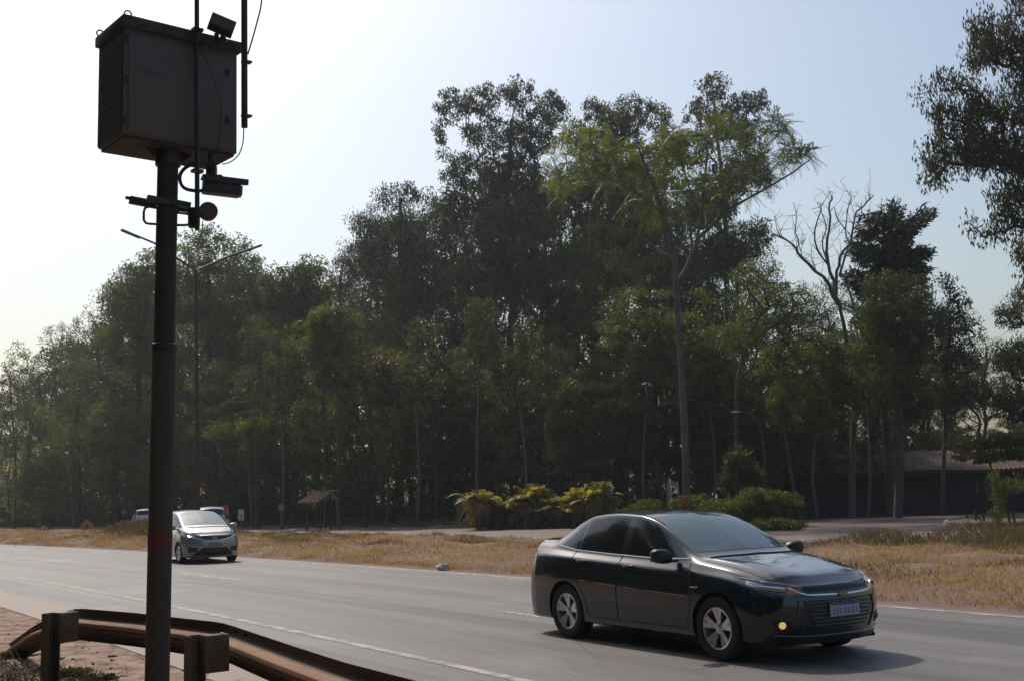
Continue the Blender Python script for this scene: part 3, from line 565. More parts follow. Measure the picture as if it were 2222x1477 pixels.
def patch(bvh, pts, d, name, mats, parent, off=.003, grid=.03, thick=.006, mirror=False, smooth=30):
    """a pane laid on the body: outline pts (3D), seen along d, cut into a grid and pressed on the surface"""
    d = Vector(d).normalized(); ua = Vector((-d.y, d.x, 0)).normalized() if abs(d.z) < .99 else Vector((1, 0, 0)); va = d.cross(ua).normalized()
    P2 = [(Vector(p).dot(ua), Vector(p).dot(va)) for p in pts]; bm = bmesh.new(); vs_ = [bm.verts.new((p[0], p[1], 0)) for p in P2]; bm.faces.new(vs_)
    for ax in (0, 1):
        lo = min(p[ax] for p in P2); hi = max(p[ax] for p in P2); g_ = lo + grid
        while g_ < hi - grid * .3:
            no = (1, 0, 0) if ax == 0 else (0, 1, 0); co = (g_, 0, 0) if ax == 0 else (0, g_, 0); bmesh.ops.bisect_plane(bm, geom=bm.verts[:] + bm.edges[:] + bm.faces[:], plane_co=co, plane_no=no, dist=1e-5); g_ += grid
    bm.verts.index_update(); V = []; N_ = []
    for v in bm.verts:
        o = ua * v.co.x + va * v.co.y - d * 4; h = bvh.ray_cast(o, d, 8)
        if h[0] is None: h = bvh.find_nearest(ua * v.co.x + va * v.co.y - d * 1.0)
        n_ = h[1] if h[1].dot(d) < 0 else -h[1]; V.append(h[0].copy()); N_.append(n_.copy())
    # smooth the normals over neighbours
    top = [p + n_ * off for p, n_ in zip(V, N_)]; bot = [p - n_ * thick for p, n_ in zip(V, N_)]; nn = len(V); F_ = [tuple(v.index for v in f.verts) for f in bm.faces]
    Fs = list(F_); 
    for e in bm.edges:
        if len(e.link_faces) == 1: a, b_ = e.verts[0].index, e.verts[1].index; Fs.append((a, b_, b_ + nn, a + nn))
    bm.free(); out = []
    for s in ((1, -1) if mirror else (1,)):
        b = MB(); b.add([(p.x, p.y * s, p.z) for p in top + bot], Fs); o = b.build(name, mats, parent, smooth=smooth); out.append(o)
    return out if mirror else out[0]
def hitpt(bvh, o, d, off=.002):
    h = bvh.ray_cast(Vector(o) - Vector(d) * 4, Vector(d), 8)
    return None if h[0] is None else h[0] + (h[1] if h[1].dot(Vector(d)) < 0 else -h[1]) * off
def seam(bvh, pts, d, r=.0035, n=10, off=.0005):
    Q = []
    for i in range(len(pts) - 1):
        for k in range(n): Q.append(Vector(pts[i]).lerp(Vector(pts[i + 1]), k / n))
    Q.append(Vector(pts[-1])); Q = [hitpt(bvh, q, d, off) for q in Q]; return [q for q in Q if q is not None]

M_tyre = mat('tyre_rubber', (0.018, 0.017, 0.016), .85, bump=(60, .2)); M_glassd = mat('tinted_glass', (0.012, 0.014, 0.014), .06, spec=.6); M_wsh = mat('windscreen_glass', (0.014, 0.022, 0.024), .04, spec=.5, ior=2.1); M_wsh.node_tree.nodes['Principled BSDF'].inputs['Specular Tint'].default_value = (.72, .93, 1, 1)
M_trim = mat('black_trim', (0.012, 0.012, 0.013), .45); M_chrome = mat('chrome', (0.62, 0.63, 0.66), .12, metal=1); M_well = mat('wheel_well', (0.006, 0.006, 0.006), .95)
M_rim = mat('alloy', (0.62, 0.61, 0.60), .30, metal=.85); M_rimdk = mat('alloy_dark', (0.035, 0.035, 0.037), .45, metal=.4)
M_hl = mat('headlamp_glass', (0.05, 0.055, 0.06), .07, spec=.8, coat=.6); M_hli = mat('headlamp_reflector', (0.35, 0.36, 0.38), .2, metal=.9); M_amb = mat('amber_lens', (0.75, 0.13, 0.04), .25, coat=.5); M_tail = mat('tail_lens', (0.16, 0.008, 0.01), .15, coat=.6)
M_fog = mat('lit_fog_lamp', (0.9, 0.6, 0.3), .3, emis=(1.0, 0.55, 0.22), estr=.55); M_plate = mat('number_plate', (0.36, 0.37, 0.42), .5); M_plb = mat('plate_band', (0.05, 0.07, 0.22), .5); M_pltx = mat('plate_marks', (0.20, 0.21, 0.25), .6); M_gold = mat('emblem_gold', (0.30, 0.24, 0.14), .3, metal=.8)
def wheel(root, x, y, z, r, wd, side, kind=0, steer=0.0):
    w_ = empty('wheel', (x, y, z), steer); w_.parent = root; rr_ = r * .66; b = MB(); h = wd / 2
    b.lathe([(rr_ - .01, -h * .8), (rr_ + .012, -h * .92), (r * .9, -h), (r * .965, -h * .93), (r, -h * .7), (r, -h * .25), (r - .006, -h * .23), (r - .006, -h * .17), (r, -h * .15), (r, h * .15), (r - .006, h * .17), (r - .006, h * .23), (r, h * .25), (r, h * .7), (r * .965, h * .93), (r * .9, h), (rr_ + .012, h * .92), (rr_ - .01, h * .8)], (0, 0, 0), 'Y', 48); b.build('tyre', M_tyre, w_)
    b = MB(); s = side; b.lathe([(rr_ + .002, s * h * .86), (rr_ - .004, s * h * .95), (rr_ - .016, s * h * .90), (rr_ - .024, s * h * .5), (rr_ - .03, -s * h * .7)], (0, 0, 0), 'Y', 48)
    nsp = 5
    for k in range(nsp):
        a = 2 * math.pi * k / nsp + .3
        for da, w0, w1 in ((-.15, .040, .058), (.15, .040, .058)):
            c0 = Vector((math.cos(a), 0, math.sin(a))) * .045; c1 = Vector((math.cos(a + da * 1.35), 0, math.sin(a + da * 1.35))) * (rr_ - .012); t = (c1 - c0).normalized(); n_ = Vector((-t.z, 0, t.x))
            yo0, yo1 = s * h * .62, s * h * .88; V = [c0 + n_ * w0 / 2 + Vector((0, yo0, 0)), c0 - n_ * w0 / 2 + Vector((0, yo0, 0)), c1 - n_ * w1 / 2 + Vector((0, yo1, 0)), c1 + n_ * w1 / 2 + Vector((0, yo1, 0))]
            V += [v - Vector((0, s * .03, 0)) for v in V]; b.add(V, [(0, 1, 2, 3), (7, 6, 5, 4), (0, 4, 5, 1), (1, 5, 6, 2), (2, 6, 7, 3), (3, 7, 4, 0)])
    b.lathe([(0, s * h * .74), (.03, s * h * .74), (.055, s * h * .62), (.058, s * h * .3)], (0, 0, 0), 'Y', 20); b.build('rim', M_rim, w_)
    b = MB(); b.lathe([(0, s * h * .18), (rr_ - .028, s * h * .18)], (0, 0, 0), 'Y', 32); b.lathe([(.0, s * h * .32), (.13, s * h * .32), (.13, s * h * .2)], (0, 0, 0), 'Y', 24); b.build('brake_disc', M_rimdk, w_); return w_

def build_car(name, P, paint, label, cat='car', group=None):
    root = empty(name, (0, 0, 0), 0, label, cat, group); me, bvh = body_mesh(P); me = cut_arches(me, P['wheels'], P['arch'], P['hw'])
    me.materials.clear(); me.shade_smooth(); me.set_sharp_from_angle(angle=R(34)); o = link_mesh('body', me, [paint, M_well], root)
    mi = []
    for f in me.polygons:
        c = f.center; k = 0
        for (x, z) in P['wheels']:
            if abs(math.hypot(c.x - x, c.z - z) - P['arch']) < .02 and abs(f.normal.y) < .4 or (math.hypot(c.x - x, c.z - z) < P['arch'] and abs(c.y) < P['hw'] - .2): k = 1
        if c.z < P['floor'] + .012 : k = 1
        mi.append(k)
    me.polygons.foreach_set('material_index', mi)
    S3 = lambda pts: [(p[0], -1.0, p[1]) for p in pts]
    for nm, pts in P['side_windows']: patch(bvh, S3(pts), (0, 1, 0), nm, M_glassd, root, .0025, .03, mirror=True)
    patch(bvh, P['windscreen'], P.get('ws_dir', (-1, 0, 0)), 'windscreen', M_wsh, root, .003, .035)
    patch(bvh, P['rear_glass'], (1, 0, 0), 'rear_window', M_glassd, root, .003, .035)
    for sd in (1, -1):
        for i, pts in enumerate(P['door_seams']):
            q = seam(bvh, S3(pts), (0, 1, 0)); b = MB(); b.tube([(p.x, p.y * sd, p.z) for p in q], .005, 5); b.build('door_gap', M_trim, root)
        for (x, z) in P['handles']:
            p = hitpt(bvh, (x, -1, z), (0, 1, 0), .012); b = MB(); b.box((p.x, p.y * sd, p.z), (.17, .028, .026), None, .01); b.build('door_handle', P.get('handle_mat', paint), root)
        p = Vector(P['mirror']); mr = empty('door_mirror', (p.x, p.y * -sd, p.z)); mr.parent = root; b = MB()
        bm = bmesh.new(); bmesh.ops.create_uvsphere(bm, u_segments=20, v_segments=12, radius=1)
        for v in bm.verts:
            c = v.co; e = lambda t, q: math.copysign(abs(t) ** q, t); v.co = Vector((e(c.x, .7) * .075 - .02 * abs(c.y), e(c.y, .7) * .125, e(c.z, .75) * .075 + (.015 * c.y * (-sd))))
        m_ = bpy.data.meshes.new('m'); bm.to_mesh(m_); bm.free(); m_.shade_smooth(); link_mesh('housing', m_, P.get('mirror_mat', M_trim), mr)
        b = MB(); b.box((.01, sd * .12, -.05), (.07, .12, .03), None, .01); b.build('arm', M_trim, mr)
        b = MB(); b.box((-.078, 0, 0), (.006, .19, .11), None, .002); b.build('glass', M_wsh, mr)
        hl = patch(bvh, [(q[0], -q[1], q[2]) for q in P['headlight']], P['hl_dir'], 'headlight', M_hl, root, .004, .02); hl.data.transform(Matrix.Scale(sd, 4, (0, 1, 0))) if sd == -1 else None
        for nm, key, mm, of in (('reflector', 'hl_reflector', M_hli, .006), ('indicator', 'indicator', M_amb, .007)):
            if P.get(key):
                q = patch(bvh, [(q[0], -q[1], q[2]) for q in P[key]], P['hl_dir'], nm, mm, hl, of, .02); 
                if sd == -1: q.data.transform(Matrix.Scale(-1, 4, (0, 1, 0))); q.data.flip_normals()
        if sd == -1: hl.data.flip_normals()
        tl = patch(bvh, [(q[0], -q[1], q[2]) for q in P['taillight']], P['tl_dir'], 'tail_light', M_tail, root, .004, .02)
        if sd == -1: tl.data.transform(Matrix.Scale(-1, 4, (0, 1, 0))); tl.data.flip_normals()
    for nm, pts, mm, of in P['front']: patch(bvh, [(2.5, a, z_) for a, z_ in pts], (-1, 0, 0), nm, mm, root, of, .025)
    for nm, pts, mm, r in P['front_bars']:
        q = seam(bvh, [(2.5, a, z_) for a, z_ in pts], (-1, 0, 0), n=6, off=.006); b = MB(); b.tube(q, r, 8); b.build(nm, mm, root)
    for nm, pts, mm, r in P['top_seams']:
        q = seam(bvh, [(a, y_, 3) for a, y_ in pts], (0, 0, -1), n=8, off=.0008); b = MB(); b.tube(q, r, 6); b.build(nm, mm, root)
        if pts[0][1] != 0: b = MB(); b.tube([(p.x, -p.y, p.z) for p in q], r, 6); b.build(nm, mm, root)
    for i, (x, z) in enumerate(P['wheels']):
        for s in (-1, 1): wheel(root, x, s * (P['hw'] - P['tw'] / 2 - .012), z, P['wr'], P['tw'], s, 0)
    return root, bvh

M_slat = mat('gloss_slat', (0.03, 0.032, 0.038), .25, coat=1.0)
SED = dict(hw=.865, floor=.185, cowl=1.0, arch=.355, wr=.312, tw=.205, wheels=[(1.30, .312), (-1.30, .312)], plan_f=(.34, 2.6, 1.35), plan_r=(.22, 3.0, -1.6), fas=(.50, .085), fasr=.05,
  table=[(2.17, .735, .50, .728, .64, .70, .71, .62, .80), (2.08, .785, .54, .775, .68, .745, .765, .675, .825), (1.85, .86, .57, .848, .72, .80, .80, .735, .85), (1.4, .94, .60, .928, .745, .875, .815, .80, .862), (1.08, .985, .63, .968, .755, .915, .82, .835, .865), (.98, 1.01, .655, .975, .757, .925, .82, .845, .865),
    (.85, 1.075, .665, 1.01, .755, .935, .82, .85, .865), (.6, 1.195, .64, 1.135, .755, .94, .82, .86, .865), (.3, 1.325, .61, 1.275, .755, .948, .82, .87, .865), (.05, 1.41, .588, 1.362, .753, .955, .82, .88, .865), (-.2, 1.452, .577, 1.402, .75, .963, .82, .89, .865), (-.6, 1.471, .57, 1.418, .745, .978, .82, .905, .865),
    (-1.0, 1.455, .565, 1.395, .74, .993, .822, .92, .866), (-1.28, 1.395, .57, 1.325, .735, 1.005, .825, .935, .868), (-1.5, 1.305, .585, 1.225, .73, 1.018, .822, .945, .867), (-1.7, 1.20, .605, 1.135, .725, 1.035, .815, .95, .86), (-1.82, 1.150, .61, 1.108, .72, 1.045, .81, .955, .856), (-2.12, 1.132, .60, 1.108, .71, 1.05, .795, .955, .845), (-2.25, 1.135, .59, 1.112, .70, 1.045, .78, .94, .83), (-2.30, 1.075, .58, 1.05, .68, .99, .75, .89, .81)],
  side_windows=[('side_window', [(.76, .985), (.60, 1.085), (.40, 1.185), (.20, 1.275), (.02, 1.335), (-.10, 1.362), (-.20, 1.372), (-.235, .985), (.2, .975)]), ('side_window', [(-.355, .992), (-.335, 1.38), (-.75, 1.383), (-.98, 1.355), (-1.10, 1.325), (-1.14, 1.018)]), ('quarter_window', [(-1.19, 1.022), (-1.16, 1.30), (-1.28, 1.25), (-1.42, 1.165), (-1.54, 1.07)])],
  windscreen=[(0, -.665, 1.03), (0, -.40, 1.035), (0, 0, 1.04), (0, .40, 1.035), (0, .665, 1.03), (0, .62, 1.18), (0, .575, 1.315), (0, .53, 1.382), (0, .3, 1.408), (0, 0, 1.415), (0, -.3, 1.408), (0, -.53, 1.382), (0, -.575, 1.315), (0, -.62, 1.18)], rear_glass=[(0, -.55, 1.175), (0, .55, 1.175), (0, .50, 1.32), (0, .3, 1.355), (0, -.3, 1.355), (0, -.50, 1.32)],
  door_seams=[[(.86, .93), (.92, .80), (.93, .55), (.86, .30)], [(-.295, .97), (-.30, .70), (-.30, .28)], [(-1.20, 1.0), (-1.16, .85), (-1.12, .72), (-.90, .50), (-.86, .28)], [(.86, .285), (-.30, .28), (-.86, .28)], [(.9, .60), (.3, .62), (-.4, .65), (-1.0, .68)]], handles=[(-.10, .865), (-.98, .895)], mirror=(.64, .955, 1.0),
  headlight=[(2.1, .47, .725), (1.9, .70, .775), (1.6, .80, .815), (1.62, .83, .775), (1.85, .78, .695), (2.05, .62, .645), (2.15, .48, .655)], hl_dir=(-.75, .66, 0), hl_reflector=[(1.85, .72, .755), (1.7, .80, .785), (1.72, .82, .745), (1.9, .76, .70), (2.0, .66, .69)], indicator=[(2.1, .50, .705), (2.02, .585, .725), (2.03, .60, .665), (2.12, .51, .662)], taillight=[(-2.3, .45, .98), (-2.2, .70, 1.0), (-1.98, .80, .985), (-1.97, .82, .93), (-2.2, .78, .86), (-2.3, .5, .86)], tl_dir=(.55, .83, 0),
  front=[('upper_grille', [(-.42, .675), (-.46, .715), (.46, .715), (.42, .675)], M_trim, .003), ('lower_grille', [(-.46, .60), (.46, .60), (.44, .47), (.36, .34), (-.36, .34), (-.44, .47)], M_trim, .003), ('bumper_lip', [(-.72, .235), (.72, .235), (.70, .20), (-.70, .20)], M_trim, .01), ('fog_recess', [(-.74, .43), (-.57, .42), (-.56, .33), (-.70, .32)], M_trim, .003), ('fog_recess', [(.74, .43), (.57, .42), (.56, .33), (.70, .32)], M_trim, .003)],
  front_bars=[('chrome_bar', [(-.56, .715), (-.47, .665), (-.40, .645), (0, .635), (.40, .645), (.47, .665), (.56, .715)], M_chrome, .011)] + [('grille_slat', [(-.43 + .012 * i, .575 - .035 * i), (.43 - .012 * i, .575 - .035 * i)], M_slat, .008) for i in range(7)] + [('bumper_crease', [(-.70, .285), (-.45, .262), (.45, .262), (.70, .285)], M_slat, .012), ('bumper_crease', [(-.50, .60), (-.52, .46), (-.44, .30)], M_slat, .009), ('bumper_crease', [(.50, .60), (.52, .46), (.44, .30)], M_slat, .009)],
  top_seams=[('hood_gap', [(1.02, .70), (1.4, .685), (1.75, .655), (1.95, .60)], M_trim, .003), ('roof_gutter', [(.25, .575), (0, .553), (-.6, .535), (-1.2, .53)], M_trim, .006), ('wiper', [(1.01, -.62), (1.04, -.2), (1.03, 0.05)], M_trim, .011), ('wiper', [(1.03, 0), (1.04, .3), (1.0, .60)], M_trim, .009)])
M_paint_d = mat('dark_grey_paint', (0.0055, 0.0095, 0.0165), .22, coat=1.0, spec=.35); M_paint_s = mat('silver_paint', (0.30, 0.305, 0.30), .3, metal=.7, coat=.8)
sedan, bv = build_car('sedan', SED, M_paint_d, 'dark grey four-door sedan in front, one fog lamp lit')
def extras_sedan(root, bv):
    for s in (-1, 1):
        q = seam(bv, [(2.12, -.49, .722), (1.9, -.69, .768), (1.62, -.79, .808)], (-.75, .66, 0), off=.007); b = MB(); b.tube([(p.x, -p.y * s, p.z) for p in q], .008, 6); b.build('headlight_strip', M_chrome, root)
        q = seam(bv, [(.82, -1, .965), (.2, -1, .962), (-.5, -1, .982), (-1.2, -1, 1.010), (-1.58, -1, 1.055)], (0, 1, 0), off=.005); b = MB(); b.tube([(p.x, -p.y * s, p.z) for p in q], .0075, 6); b.build('belt_strip', M_rim, root)
        q = seam(bv, [(2.0, -.60, .70), (1.8, -.76, .72)], (-.75, .66, 0), off=.008); b = MB(); b.tube([(p.x, -p.y * s, p.z) for p in q], .022, 8); b.build('headlight_projector', M_hli, root)
    pl = hitpt(bv, (3, 0, .50), (-1, 0, 0), .018); n_ = empty('number_plate', pl); n_.parent = root; b = MB(); b.box((0, 0, 0), (.012, .40, .13), None, .003); b.build('plate', M_plate, n_)
    b = MB(); b.box((.0075, 0, .052), (.002, .385, .024)); b.build('band', M_plb, n_)
    b = MB()
    for i in range(7): b.box((.0075, -.155 + i * .05 + (.012 if i > 2 else -.004), -.015), (.002, .018 + .010 * (i % 2), .055))
    b.build('blurred_characters', M_pltx, n_)
    p = hitpt(bv, (3, 0, .640), (-1, 0, 0), .016); b = MB(); b.prism([(-.065, -.012), (-.028, -.014), (-.028, -.024), (.028, -.024), (.028, -.014), (.065, -.012), (.058, .014), (.028, .012), (.028, .022), (-.028, .022), (-.028, .012), (-.058, .014)], 0, .012, Matrix.Translation(p) @ Matrix(((0, 0, 1, 0), (1, 0, 0, 0), (0, 1, 0, 0), (0, 0, 0, 1)))); b.build('emblem', M_gold, root)
    for s in (-1, 1):
        p = hitpt(bv, (3, s * .645, .378), (-1, 0, 0), .006); b = MB(); rt = Matrix.Rotation(s * R(32), 3, 'Z'); b.lathe([(0, .018), (.026, .014), (.034, .0), (.036, -.01)], p, 'X', 20, rt); b.build('fog_lamp', M_fog if s < 0 else M_hl, root)
        p = hitpt(bv, (1.0, -1, .70), (0, 1, 0), .004); b = MB(); b.box((p.x, p.y * s, p.z), (.10, .008, .018), None, .003); b.build('fender_badge', M_chrome, root)
    b = MB(); b.box((1.62, 0, .19), (.7, 1.3, .03)); b.build('under_tray', M_well, root)
    b = MB(); p = hitpt(bv, (-1.28, 0, 3), (0, 0, -1), .0); b.tube([p, p + Vector((-.12, 0, .09))], [.012, .004], 6); b.build('roof_aerial', M_trim, root)
extras_sedan(sedan, bv)
sedan.location = (1.955, 13.3, 0.008); sedan.rotation_euler = (0, 0, -1.008)

HAT = dict(hw=.848, floor=.17, cowl=1.25, arch=.345, wr=.30, tw=.19, wheels=[(1.265, .30), (-1.265, .30)], plan_f=(.36, 2.4, 1.25), plan_r=(.16, 3.0, -1.4), fas=(.52, .07), fasr=.03,
  table=[(2.08, .80, .50, .79, .62, .765, .69, .68, .77), (1.98, .855, .55, .845, .68, .81, .755, .73, .81), (1.75, .935, .60, .92, .72, .87, .79, .79, .835), (1.45, 1.005, .64, .985, .745, .93, .805, .84, .845), (1.22, 1.06, .66, 1.02, .755, .955, .808, .87, .848),
    (1.0, 1.165, .665, 1.10, .758, .975, .81, .885, .848), (.7, 1.305, .64, 1.235, .755, .99, .81, .90, .848), (.4, 1.425, .61, 1.355, .75, 1.005, .81, .91, .848), (.15, 1.49, .595, 1.425, .745, 1.015, .81, .92, .848), (-.2, 1.525, .585, 1.465, .74, 1.03, .81, .935, .848), (-.7, 1.535, .58, 1.475, .735, 1.045, .81, .95, .848),
    (-1.2, 1.515, .572, 1.455, .73, 1.065, .81, .965, .848), (-1.5, 1.49, .565, 1.425, .722, 1.08, .805, .975, .845), (-1.68, 1.455, .555, 1.385, .715, 1.08, .80, .98, .84), (-1.78, 1.34, .56, 1.28, .705, 1.06, .79, .97, .835), (-1.86, 1.15, .58, 1.12, .695, 1.03, .775, .95, .825), (-1.91, .98, .58, .97, .68, .94, .75, .88, .80)],
  side_windows=[('quarter_window', [(1.10, 1.03), (.86, 1.13), (.86, 1.02)]), ('side_window', [(.80, 1.03), (.80, 1.17), (.60, 1.26), (.35, 1.355), (.1, 1.41), (-.22, 1.435), (-.25, 1.05)]), ('side_window', [(-.33, 1.055), (-.31, 1.437), (-.7, 1.44), (-1.1, 1.42), (-1.15, 1.09)]), ('quarter_window', [(-1.21, 1.095), (-1.19, 1.405), (-1.45, 1.36), (-1.55, 1.12)])],
  windscreen=[(0, -.64, 1.065), (0, -.3, 1.085), (0, 0, 1.09), (0, .3, 1.085), (0, .64, 1.065), (0, .60, 1.22), (0, .56, 1.36), (0, .52, 1.43), (0, .3, 1.46), (0, 0, 1.468), (0, -.3, 1.46), (0, -.52, 1.43), (0, -.56, 1.36), (0, -.60, 1.22)], rear_glass=[(0, -.52, 1.12), (0, .52, 1.12), (0, .48, 1.36), (0, .3, 1.395), (0, -.3, 1.395), (0, -.48, 1.36)],
  door_seams=[[(1.0, .97), (.98, .75), (.9, .30)], [(-.29, 1.03), (-.29, .30)], [(-1.2, 1.05), (-1.12, .72), (-.88, .48), (-.84, .30)]], handles=[(-.12, .93), (-1.0, .96)], handle_mat=None, mirror=(.86, .925, 1.035),
  headlight=[(2.0, .42, .80), (1.9, .66, .845), (1.65, .77, .885), (1.66, .80, .83), (1.85, .74, .74), (2.05, .46, .715)], hl_dir=(-.8, .6, 0), hl_reflector=[(1.9, .62, .80), (1.75, .74, .83), (1.8, .74, .77), (1.95, .58, .755)], indicator=None, taillight=[(-1.75, .60, 1.35), (-1.7, .66, 1.3), (-1.66, .78, 1.0), (-1.7, .8, .85), (-1.85, .62, .88), (-1.8, .60, 1.1)], tl_dir=(.6, .8, 0),
  front=[('upper_grille', [(-.42, .775), (.42, .775), (.36, .70), (.18, .665), (-.18, .665), (-.36, .70)], M_trim, .004), ('lower_grille', [(-.34, .45), (.34, .45), (.58, .27), (.54, .225), (-.54, .225), (-.58, .27)], M_trim, .003), ('fog_recess', [(-.74, .48), (-.46, .45), (-.50, .34), (-.70, .32)], M_trim, .003), ('fog_recess', [(.74, .48), (.46, .45), (.50, .34), (.70, .32)], M_trim, .003), ('number_plate', [(-.19, .59), (.19, .59), (.19, .475), (-.19, .475)], mat('plate_grey', (0.17, .165, .16), .5), .012)],
  front_bars=[('chrome_bar', [(-.70, .785), (-.58, .735), (-.38, .69), (-.18, .655), (0, .65), (.18, .655), (.38, .69), (.58, .735), (.70, .785)], M_chrome, .011), ('chrome_strip', [(-.42, .785), (0, .792), (.42, .785)], M_chrome, .006), ('bumper_crease', [(-.62, .50), (-.42, .49), (-.34, .47)], M_paint_s, .012), ('bumper_crease', [(.62, .50), (.42, .49), (.34, .47)], M_paint_s, .012)],
  top_seams=[('hood_gap', [(1.3, .71), (1.6, .68), (1.85, .60)], M_trim, .003), ('wiper', [(1.28, -.6), (1.33, -.1), (1.33, .1)], M_trim, .012), ('wiper', [(1.33, 0), (1.30, .58)], M_trim, .010)], mirror_mat=M_paint_s)
HAT['handle_mat'] = M_paint_s
hatch, bh = build_car('hatchback', HAT, M_paint_s, 'silver hatchback with sunlit roof coming round the bend, partly behind the pole')
def extras_hatch(root, bh):
    p = hitpt(bh, (3, 0, .725), (-1, 0, 0), .012); b = MB()
    for q, d in (((-.03, 0), (.012, .07)), ((.03, 0), (.012, .07)), ((0, 0), (.05, .012))): b.box((p.x, q[0], p.z + q[1]), (.012, d[0], d[1]))
    for a in range(0, 24): b.box((p.x, .058 * math.cos(a * math.pi / 12), p.z + .052 * math.sin(a * math.pi / 12)), (.01, .016, .012))
    b.build('emblem', M_chrome, root); b = MB(); b.box((1.55, 0, .175), (.7, 1.25, .03)); b.build('under_tray', M_well, root)
extras_hatch(hatch, bh)
hatch.location = (-9.80, 35.7, 0.008); hatch.rotation_euler = (0, 0, -1.02)
def recol(o, m):
    for ch in o.children:
        if ch.name.split('.')[0] in ('body', 'door_handle', 'bumper_crease'): ch.material_slots[0].link = 'OBJECT'; ch.material_slots[0].material = m
        for g_ in ch.children:
            if g_.name.startswith('housing'): g_.material_slots[0].link = 'OBJECT'; g_.material_slots[0].material = m
M_paint_w = mat('white_paint', (0.62, 0.62, 0.62), .3, coat=.8); M_paint_v = mat('pale_grey_paint', (0.50, 0.48, 0.49), .35, coat=.6)
w2 = copy_tree(hatch); w2.name = 'hatchback'; w2['label'] = 'small white car far away on the other road, left of the pole'; g0 = gnd(322, 1152); w2.location = (g0.x, g0.y, .008); w2.rotation_euler = (0, 0, math.pi - 1.15 - .25); recol(w2, M_paint_w)
w3 = copy_tree(hatch); w3.name = 'hatchback'; w3['label'] = 'pale grey car almost hidden behind the silver hatchback'; g0 = at(452, 1150, 62); w3.location = (g0.x, 62, .008); w3.rotation_euler = (0, 0, math.pi - 1.2); w3.scale = (1.05, 1.05, 1.02); recol(w3, M_paint_v)
# ================= lamps, signs, shelter, building =================
M_galv = mat('galvanised', (0.085, 0.083, 0.075), .7); M_lampost = mat('lamp_post_paint', (0.035, 0.035, 0.032), .6); M_redpost = mat('red_post_paint', (0.085, 0.032, 0.022), .8)
D1 = 55.0; g0 = at(429, 1160, D1); lp = empty('street_lamp', (g0.x, D1, 0), 0, 'tall street lamp with two arms forming a wide V', 'street lamp'); lo = lp.location.copy(); topz = at(425, 588, D1).z; tx = at(425, 588, D1).x - g0.x
b = MB(); b.tube([(0, 0, 0), (tx * .4, 0, topz * .42)], [.125, .105], 12); b.build('painted_base', M_redpost, lp); b = MB(); b.tube([(tx * .4, 0, topz * .42), (tx, 0, topz)], [.10, .07], 12); b.build('post', M_lampost, lp)
for sgn, tipx, tipy, dy, bx, by in ((-1, 268, 500, -1.6, 335, 528), (1, 563, 533, 1.6, 500, 555)):
    e_ = at(tipx, tipy, D1 + dy) - lo; m_ = at(bx, by, D1 + dy * .6) - lo; s_ = Vector((tx, 0, topz)); c = s_.lerp(m_, .5) - Vector((0, 0, .06 * 0)); s2 = e_.lerp(m_, .45)
    b = MB(); b.tube([s_, c, m_, s2, e_], [.06, .055, .05, .045, .045], 8); b.build('arm', M_lampost, lp)
    d = (e_ - s2).normalized(); b = MB(); b.box(e_ - d * .35 - Vector((0, 0, .03)), (.95, .26, .10), d.to_track_quat('X', 'Z').to_matrix(), .04); b.build('lamp_head', M_galv, lp)
D2 = 59.0; g0 = at(1660, 1110, D2); l2 = empty('street_lamp', (g0.x, D2, 0), 0, 'slender street lamp with a single curved arm in front of the wood at the right', 'street lamp'); lo = l2.location.copy()
P_ = [at(x, y, D2) - lo for x, y in ((1660, 1100), (1659, 1000), (1655, 950), (1645, 920), (1633, 904), (1618, 894), (1596, 893))]; P_[0].z = 0
b = MB(); b.tube(P_, [.05, .04, .036, .032, .03, .028, .028], 8); b.build('post', M_galv, l2); b = MB(); b.box(P_[-1] + Vector((.0, 0, 0)), (.42, .2, .1), None, .04); b.build('lamp_head', mat('lamp_diffuser', (.35, .35, .33), .4), l2)
g0 = at(555, 1140, 74); l3 = empty('street_lamp', (g0.x, 74, 0), 0, 'thin distant street lamp among the trees right of the silver car', 'street lamp'); zt = at(553, 872, 74).z
b = MB(); b.tube([(0, 0, 0), (-.05, 0, zt - .3), (-.25, 0, zt - .02), (-.7, 0, zt)], [.04, .03, .028, .025], 8); b.build('post', M_galv, l3); b = MB(); b.box((-.8, 0, zt), (.5, .2, .1), None, .03); b.build('lamp_head', M_galv, l3)
# signs
M_yel = mat('sign_yellow', (0.38, 0.24, 0.04), .5); M_sw = mat('sign_white', (0.5, 0.5, 0.5), .5); M_sr = mat('sign_red', (0.42, 0.035, 0.03), .5); M_sb = mat('sign_black', (.02, .02, .02), .5); M_signback = mat('sign_back', (0.22, 0.21, 0.2), .5, metal=.3); M_org = mat('sign_orange', (0.48, 0.13, 0.035), .5)
def sign(px, py, base_y, label, poly, hw, hh, face, back=None, dist=None, rim=None, name='road_sign'):
    c = gnd(px, base_y) if dist is None else Vector((at(px, base_y, dist).x, dist, 0)); root = empty(name, c, 0, label, 'sign'); zc_ = at(px, py, c.y).z; yaw = math.atan2(c.x, c.y) * -1
    root.rotation_euler = (0, 0, yaw); b = MB(); b.tube([(0, 0.02, 0), (0, 0.02, zc_ + hh * .5)], .035, 8); b.build('post', M_galv, root)
    fr = Matrix.Translation((0, -.03, zc_)) @ Matrix.Rotation(R(90), 4, 'X'); b = MB(); b.prism([(x * hw, y * hh) for x, y in poly], -.012, .012, fr); b.build('panel', face, root)
    if rim: b = MB(); b.prism([(x * hw * .72, y * hh * .72) for x, y in poly], .013, .016, fr); b.build('face', rim, root)
    return root, fr
